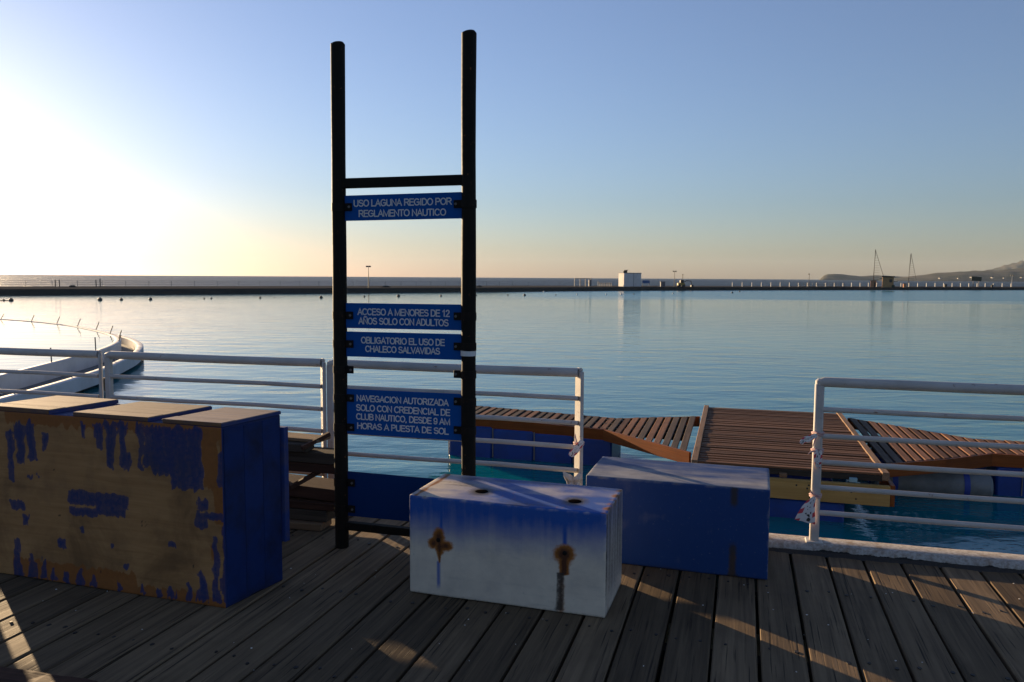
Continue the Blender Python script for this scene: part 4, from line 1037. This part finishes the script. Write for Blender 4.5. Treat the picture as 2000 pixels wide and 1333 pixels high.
# pale frame and low fence left of the hut
fr = empty('open_frame', (19.3, 215.3, -.67), .3); tag(fr, 'pale open frame shelter left of the white hut', 'shelter')
for x in (-2.4, -.8, .8, 2.4): MB().box(x - .09, x + .09, -.09, .09, 0, 2.0).build('post', M['hull'], fr)
MB().box(-2.5, 2.5, -.1, .1, 2.005, 2.15).build('beam', M['hull'], fr); MB().box(-2.4, 2.4, -.03, -.0, .9, .97).build('rail', M['hull'], fr)
MB().box(1.6, 2.3, -.6, -.12, 0, 1.75).build('screen', M['hull'], fr)
ff = empty('picket_fence', (25.5, 217, -.67), .3); tag(ff, 'short dark picket fence between open frame and white hut', 'fence')
for i in range(9): MB().box(-2 + i * .5 - .05, -2 + i * .5 + .05, -.05, .05, 0, 1.0 + (i == 0) * .4).build('picket', M['farblack'], ff)
MB().box(-2, 2, .051, .1, .7, .78).build('rail', M['farblack'], ff)
# kiosk
kk = empty('kiosk', (111.2, 233.0, -.67), -.42); tag(kk, 'ochre walled kiosk with dark flat roof between the two lattice masts', 'kiosk')
MB().box(-1.5, 1.5, -1.4, 1.4, 0, 3.0, .03).build('wall', M['kiosk'], kk); MB().box(-1.75, 1.75, -1.65, 1.65, 3.005, 3.35, .04).build('roof', M['kroof'], kk)
MB().box(.35, 1.1, -1.43, -1.405, 1.5, 2.4).build('window', M['farblack'], kk); MB().box(-2.3, -1.505, -1.3, 1.3, 2.5, 2.62).build('awning', M['kroof'], kk); MB().box(1.505, 2.6, -1.2, 1.2, 1.7, 1.82).build('counter', M['kroof'], kk)
MB().box(1.0, 1.8, -1.9, -1.45, 0, .75, .1).build('planter', M['green'], kk)
sh = empty('shed', (107.6, 234.5, -.67), -.5); tag(sh, 'low orange shed at the foot of the left lattice mast', 'shed')
MB().box(-.75, .75, -.7, .7, 0, 1.9, .03).build('wall', M['orange'], sh); MB().box(-.85, .85, -.8, .8, 1.905, 2.02, .02).build('roof', M['kroof'], sh)
MB().box(.2, .6, -.73, -.705, .02, 1.5).build('door', M['kroof'], sh)
# lattice masts
def lattice(x, y, h, legs, label):
    rt = empty('lattice_mast', (x, y, -.67)); tag(rt, label, 'mast', 'lattice masts on the far promenade')
    (a0, z0), (a1, z1) = legs
    MB().tube([(a0, 0, 0), (a0 * .3, 0, h)], .075, 6).build('leg', M['farblack'], rt, True)
    MB().tube([(a1, 0, z1), (.0, 0, h)], .06, 6).build('leg', M['farblack'], rt, True)
    MB().tube([(a0 * .4, .9, 0), (.0, 0, h)], .05, 6).build('leg', M['farblack'], rt, True)
    for i in range(1, 14):
        z = h * i / 15; xa = a0 + (a0 * .3 - a0) * z / h; xb = a1 * (1 - (z - z1) / (h - z1)) if z > z1 else a1
        xb = min(xb, a0 + 1.7)
        MB().tube([(xa, 0, z), (xb, 0, z)], .028, 5).build('rung', M['farblack'], rt)
    MB().tube([(-.05, 0, h - .1), (-.05, 0, h + .35)], .12, 6).build('cap', M['farblack'], rt)
lattice(108.6, 236.0, 10.9, ((-.35, 0), (2.6, 3.4)), 'taller lattice mast leaning stay, left of the ochre kiosk')
lattice(122.6, 242.6, 10.0, ((-.55, 0), (1.9, 2.2)), 'shorter lattice mast right of the ochre kiosk')
# billboard, bins, rocks
bb = empty('billboard', (158.0, 268, -.67), -.05); tag(bb, 'dark tilted billboard on a post before the hills', 'billboard')
o = MB().box(-1.65, 1.65, -.08, .08, -.75, .75, .02).build('board', M['green'], bb); o.location = (0, 0, 2.75); o.rotation_euler = (0, R(4), 0)
for x in (-.9, .9): MB().box(x - .06, x + .06, .085, .2, 0, 2.6).build('post', M['farblack'], bb)
def bin_(x, y, w, h, m, label):
    rt = empty('litter_bin', (x, y, -.67)); tag(rt, label, 'bin', 'bins on the far promenade')
    MB().lathe([(0, 0), (w * .42, 0), (w * .5, h * .85), (w * .5, h * .9)], n=10).build('body', m, rt, True); MB().lathe([(w * .53, h * .9), (w * .45, h), (0, h * 1.03)], n=10).build('lid', M['farblack'], rt, True)
bin_(116.9, 234.4, .95, 1.2, M['orange'], 'reddish bin between the kiosk and the shorter mast')
bin_(135.5, 246, .8, .95, M['farblack'], 'dark bin on the promenade left of the billboard')
bin_(157.4, 258, .7, .8, M['farblack'], 'dark bin on the promenade right below the billboard')
def rock(x, y, w, h, label):
    V = []; F = []; n = 9; m_ = 5
    for j in range(m_):
        for i in range(n):
            a = 2 * math.pi * i / n; e = j / (m_ - 1) * math.pi / 2; k = 1 + .25 * mnoise.noise(Vector((math.cos(a) * 2, math.sin(a) * 2, j + x)))
            V.append((w * math.cos(a) * math.cos(e) * k, w * .6 * math.sin(a) * math.cos(e) * k, h * math.sin(e) * k))
    for j in range(m_ - 1):
        for i in range(n): F.append((j * n + i, j * n + (i + 1) % n, (j + 1) * n + (i + 1) % n, (j + 1) * n + i))
    o = MB().add(V, F).build('rock', M['farwall']); o.location = (x, y, -.67); tag(o, label, 'rock', 'rocks on the far promenade')
rock(-82.5, 147.5, .75, .35, 'dark rock on the promenade between the two fence gates'); rock(-27.5, 171, 1.0, .35, 'low dark rock by the left sign post on the promenade'); rock(-8.0, 190, .8, .3, 'low dark rock just right of the right sign post on the promenade')
# seaward fences
def fence(name, label, pts, step, h, rails, m, pr, w):
    rt = empty(name, (pts[0][0], pts[0][1], -.67)); tag(rt, label, 'fence')
    P = [Vector((*p, 0)) for p in pts]; me = None; o0 = P[0]
    for (a, b) in zip(P[:-1], P[1:]):
        l = (b - a).length; n = int(l / step)
        for i in range(n):
            q = a + (b - a) * (i / n) - o0
            if me is None: o = MB().box(-w, w, -w, w, 0, h, .02).build('post', m, rt); me = o.data; o.location = q
            else: inst('post', me, rt, q)
        for z in rails: MB().tube([a - o0 + Vector((0, .0, z)), b - o0 + Vector((0, 0, z))], pr, 5).build('rail', m, rt)
    return rt
fence('promenade_fence', 'long white wire fence with posts along the seaward edge at left', [(-158, 108), (-97, 148.5), (-72, 166), (-46, 187), (0, 220.5), (18, 228)], 4.2, 1.15, (.4, .75, 1.12), M['hull'], .022, .035)
fence('promenade_fence', 'row of short white posts along the promenade edge at right', [(64, 228.5), (90.5, 241), (131, 259.7), (167, 273), (180, 279)], 3.62, 1.25, (.55, 1.0), M['farwhite'], .012, .13)
fence('mesh_fence', 'dark low mesh fence left of the orange shed', [(86, 237), (104, 245)], 1.1, 1.25, (.1, .65, 1.2), M['farblack'], .03, .035)
for (x, y, lab) in ((-87.2, 150.7, 'narrow dark pair of gate posts at the far left fence'), (-80.6, 153.0, 'white capped pair of gate posts right of the far left rock')):
    rt = empty('gate_posts', (x, y, -.67)); tag(rt, lab, 'gate')
    for dx in (-.4, .4): MB().box(dx - .07, dx + .07, -.06, .06, 0, 1.35, .02).build('post', M['farblack'], rt)
    MB().box(-.4, .4, -.03, .03, 1.1, 1.17).build('bar', M['farblack'] if x < -85 else M['farwhite'], rt)
    if x > -85: MB().box(.25, .55, -.1, .1, 1.355, 1.6, .05).build('cap', M['farwhite'], rt)

# ================================================================== BUOYS
BU = [(-62.0, 97.1, .26), (-53.1, 101.1, .28), (-51.1, 102.6, .21), (-48.1, 104.4, .23), (-42.9, 109.3, .12), (-42.4, 110.6, .15), (-36.8, 114.6, .18), (-35.6, 117.7, .10), (-28.7, 117.9, .25), (-23.6, 125.2, .17), (-18.8, 129.7, .27), (-12.1, 133.1, .2), (-6.4, 138.3, .18), (-.8, 141.7, .16), (2.2, 140.5, .25), (7.1, 176.0, .2), (8.1, 146.1, .14), (12.5, 151.5, .16), (18.3, 153.1, .15), (21.4, 154, .22), (24.3, 157, .15), (34.2, 167.2, .16), (49.6, 177.2, .24), (56.1, 194, .2)]
def buoy(r, m, cap):
    rt = empty('buoy'); MB().lathe([(0, -r * .7), (r * .7, -r * .6), (r, -.1 * r), (r, .35 * r), (r * .75, .85 * r), (r * .3, 1.15 * r), (0, 1.2 * r)], n=12).build('float', m, rt, True)
    MB().tube([(0, 0, 1.15 * r), (0, 0, 1.6 * r)], .12 * r, 6).build('eye', M['farblack'], rt)
    return rt
bd = buoy(1.0, M['buoy_d'], 0); bwh = buoy(1.0, M['buoy_w'], 0)
first = {0: True, 1: True}
ORD = 'first second third fourth fifth sixth seventh eighth ninth tenth eleventh twelfth thirteenth fourteenth fifteenth sixteenth seventeenth eighteenth nineteenth twentieth twenty-first twenty-second twenty-third twenty-fourth'.split()
white = {15, 17, 19, 21, 18}
for i, (x, y, r_) in enumerate(BU):
    k = 1 if i in white else 0; src = bwh if k else bd
    o = src if first[k] else copy_tree(src); first[k] = False
    o.location = (x, y, -1.6 + .1 * r_); o.scale = (r_,) * 3
    ordn = ORD[i]
    tag(o, 'tiny %s buoy, %s from the left in the row across the lagoon' % ('white' if k else 'dark', ordn), 'buoy', 'buoys in a row across the lagoon')
d = empty('marker_float', (-62.9, 97.1, -1.6)); MB().box(-.45, .45, -.2, .2, -.05, .08, .04).build('raft', M['buoy_d'], d); MB().box(-.1, .1, -.1, .1, .085, .2, .03).build('knob', M['buoy_d'], d)
tag(d, 'low flat float beside the leftmost buoy', 'float')
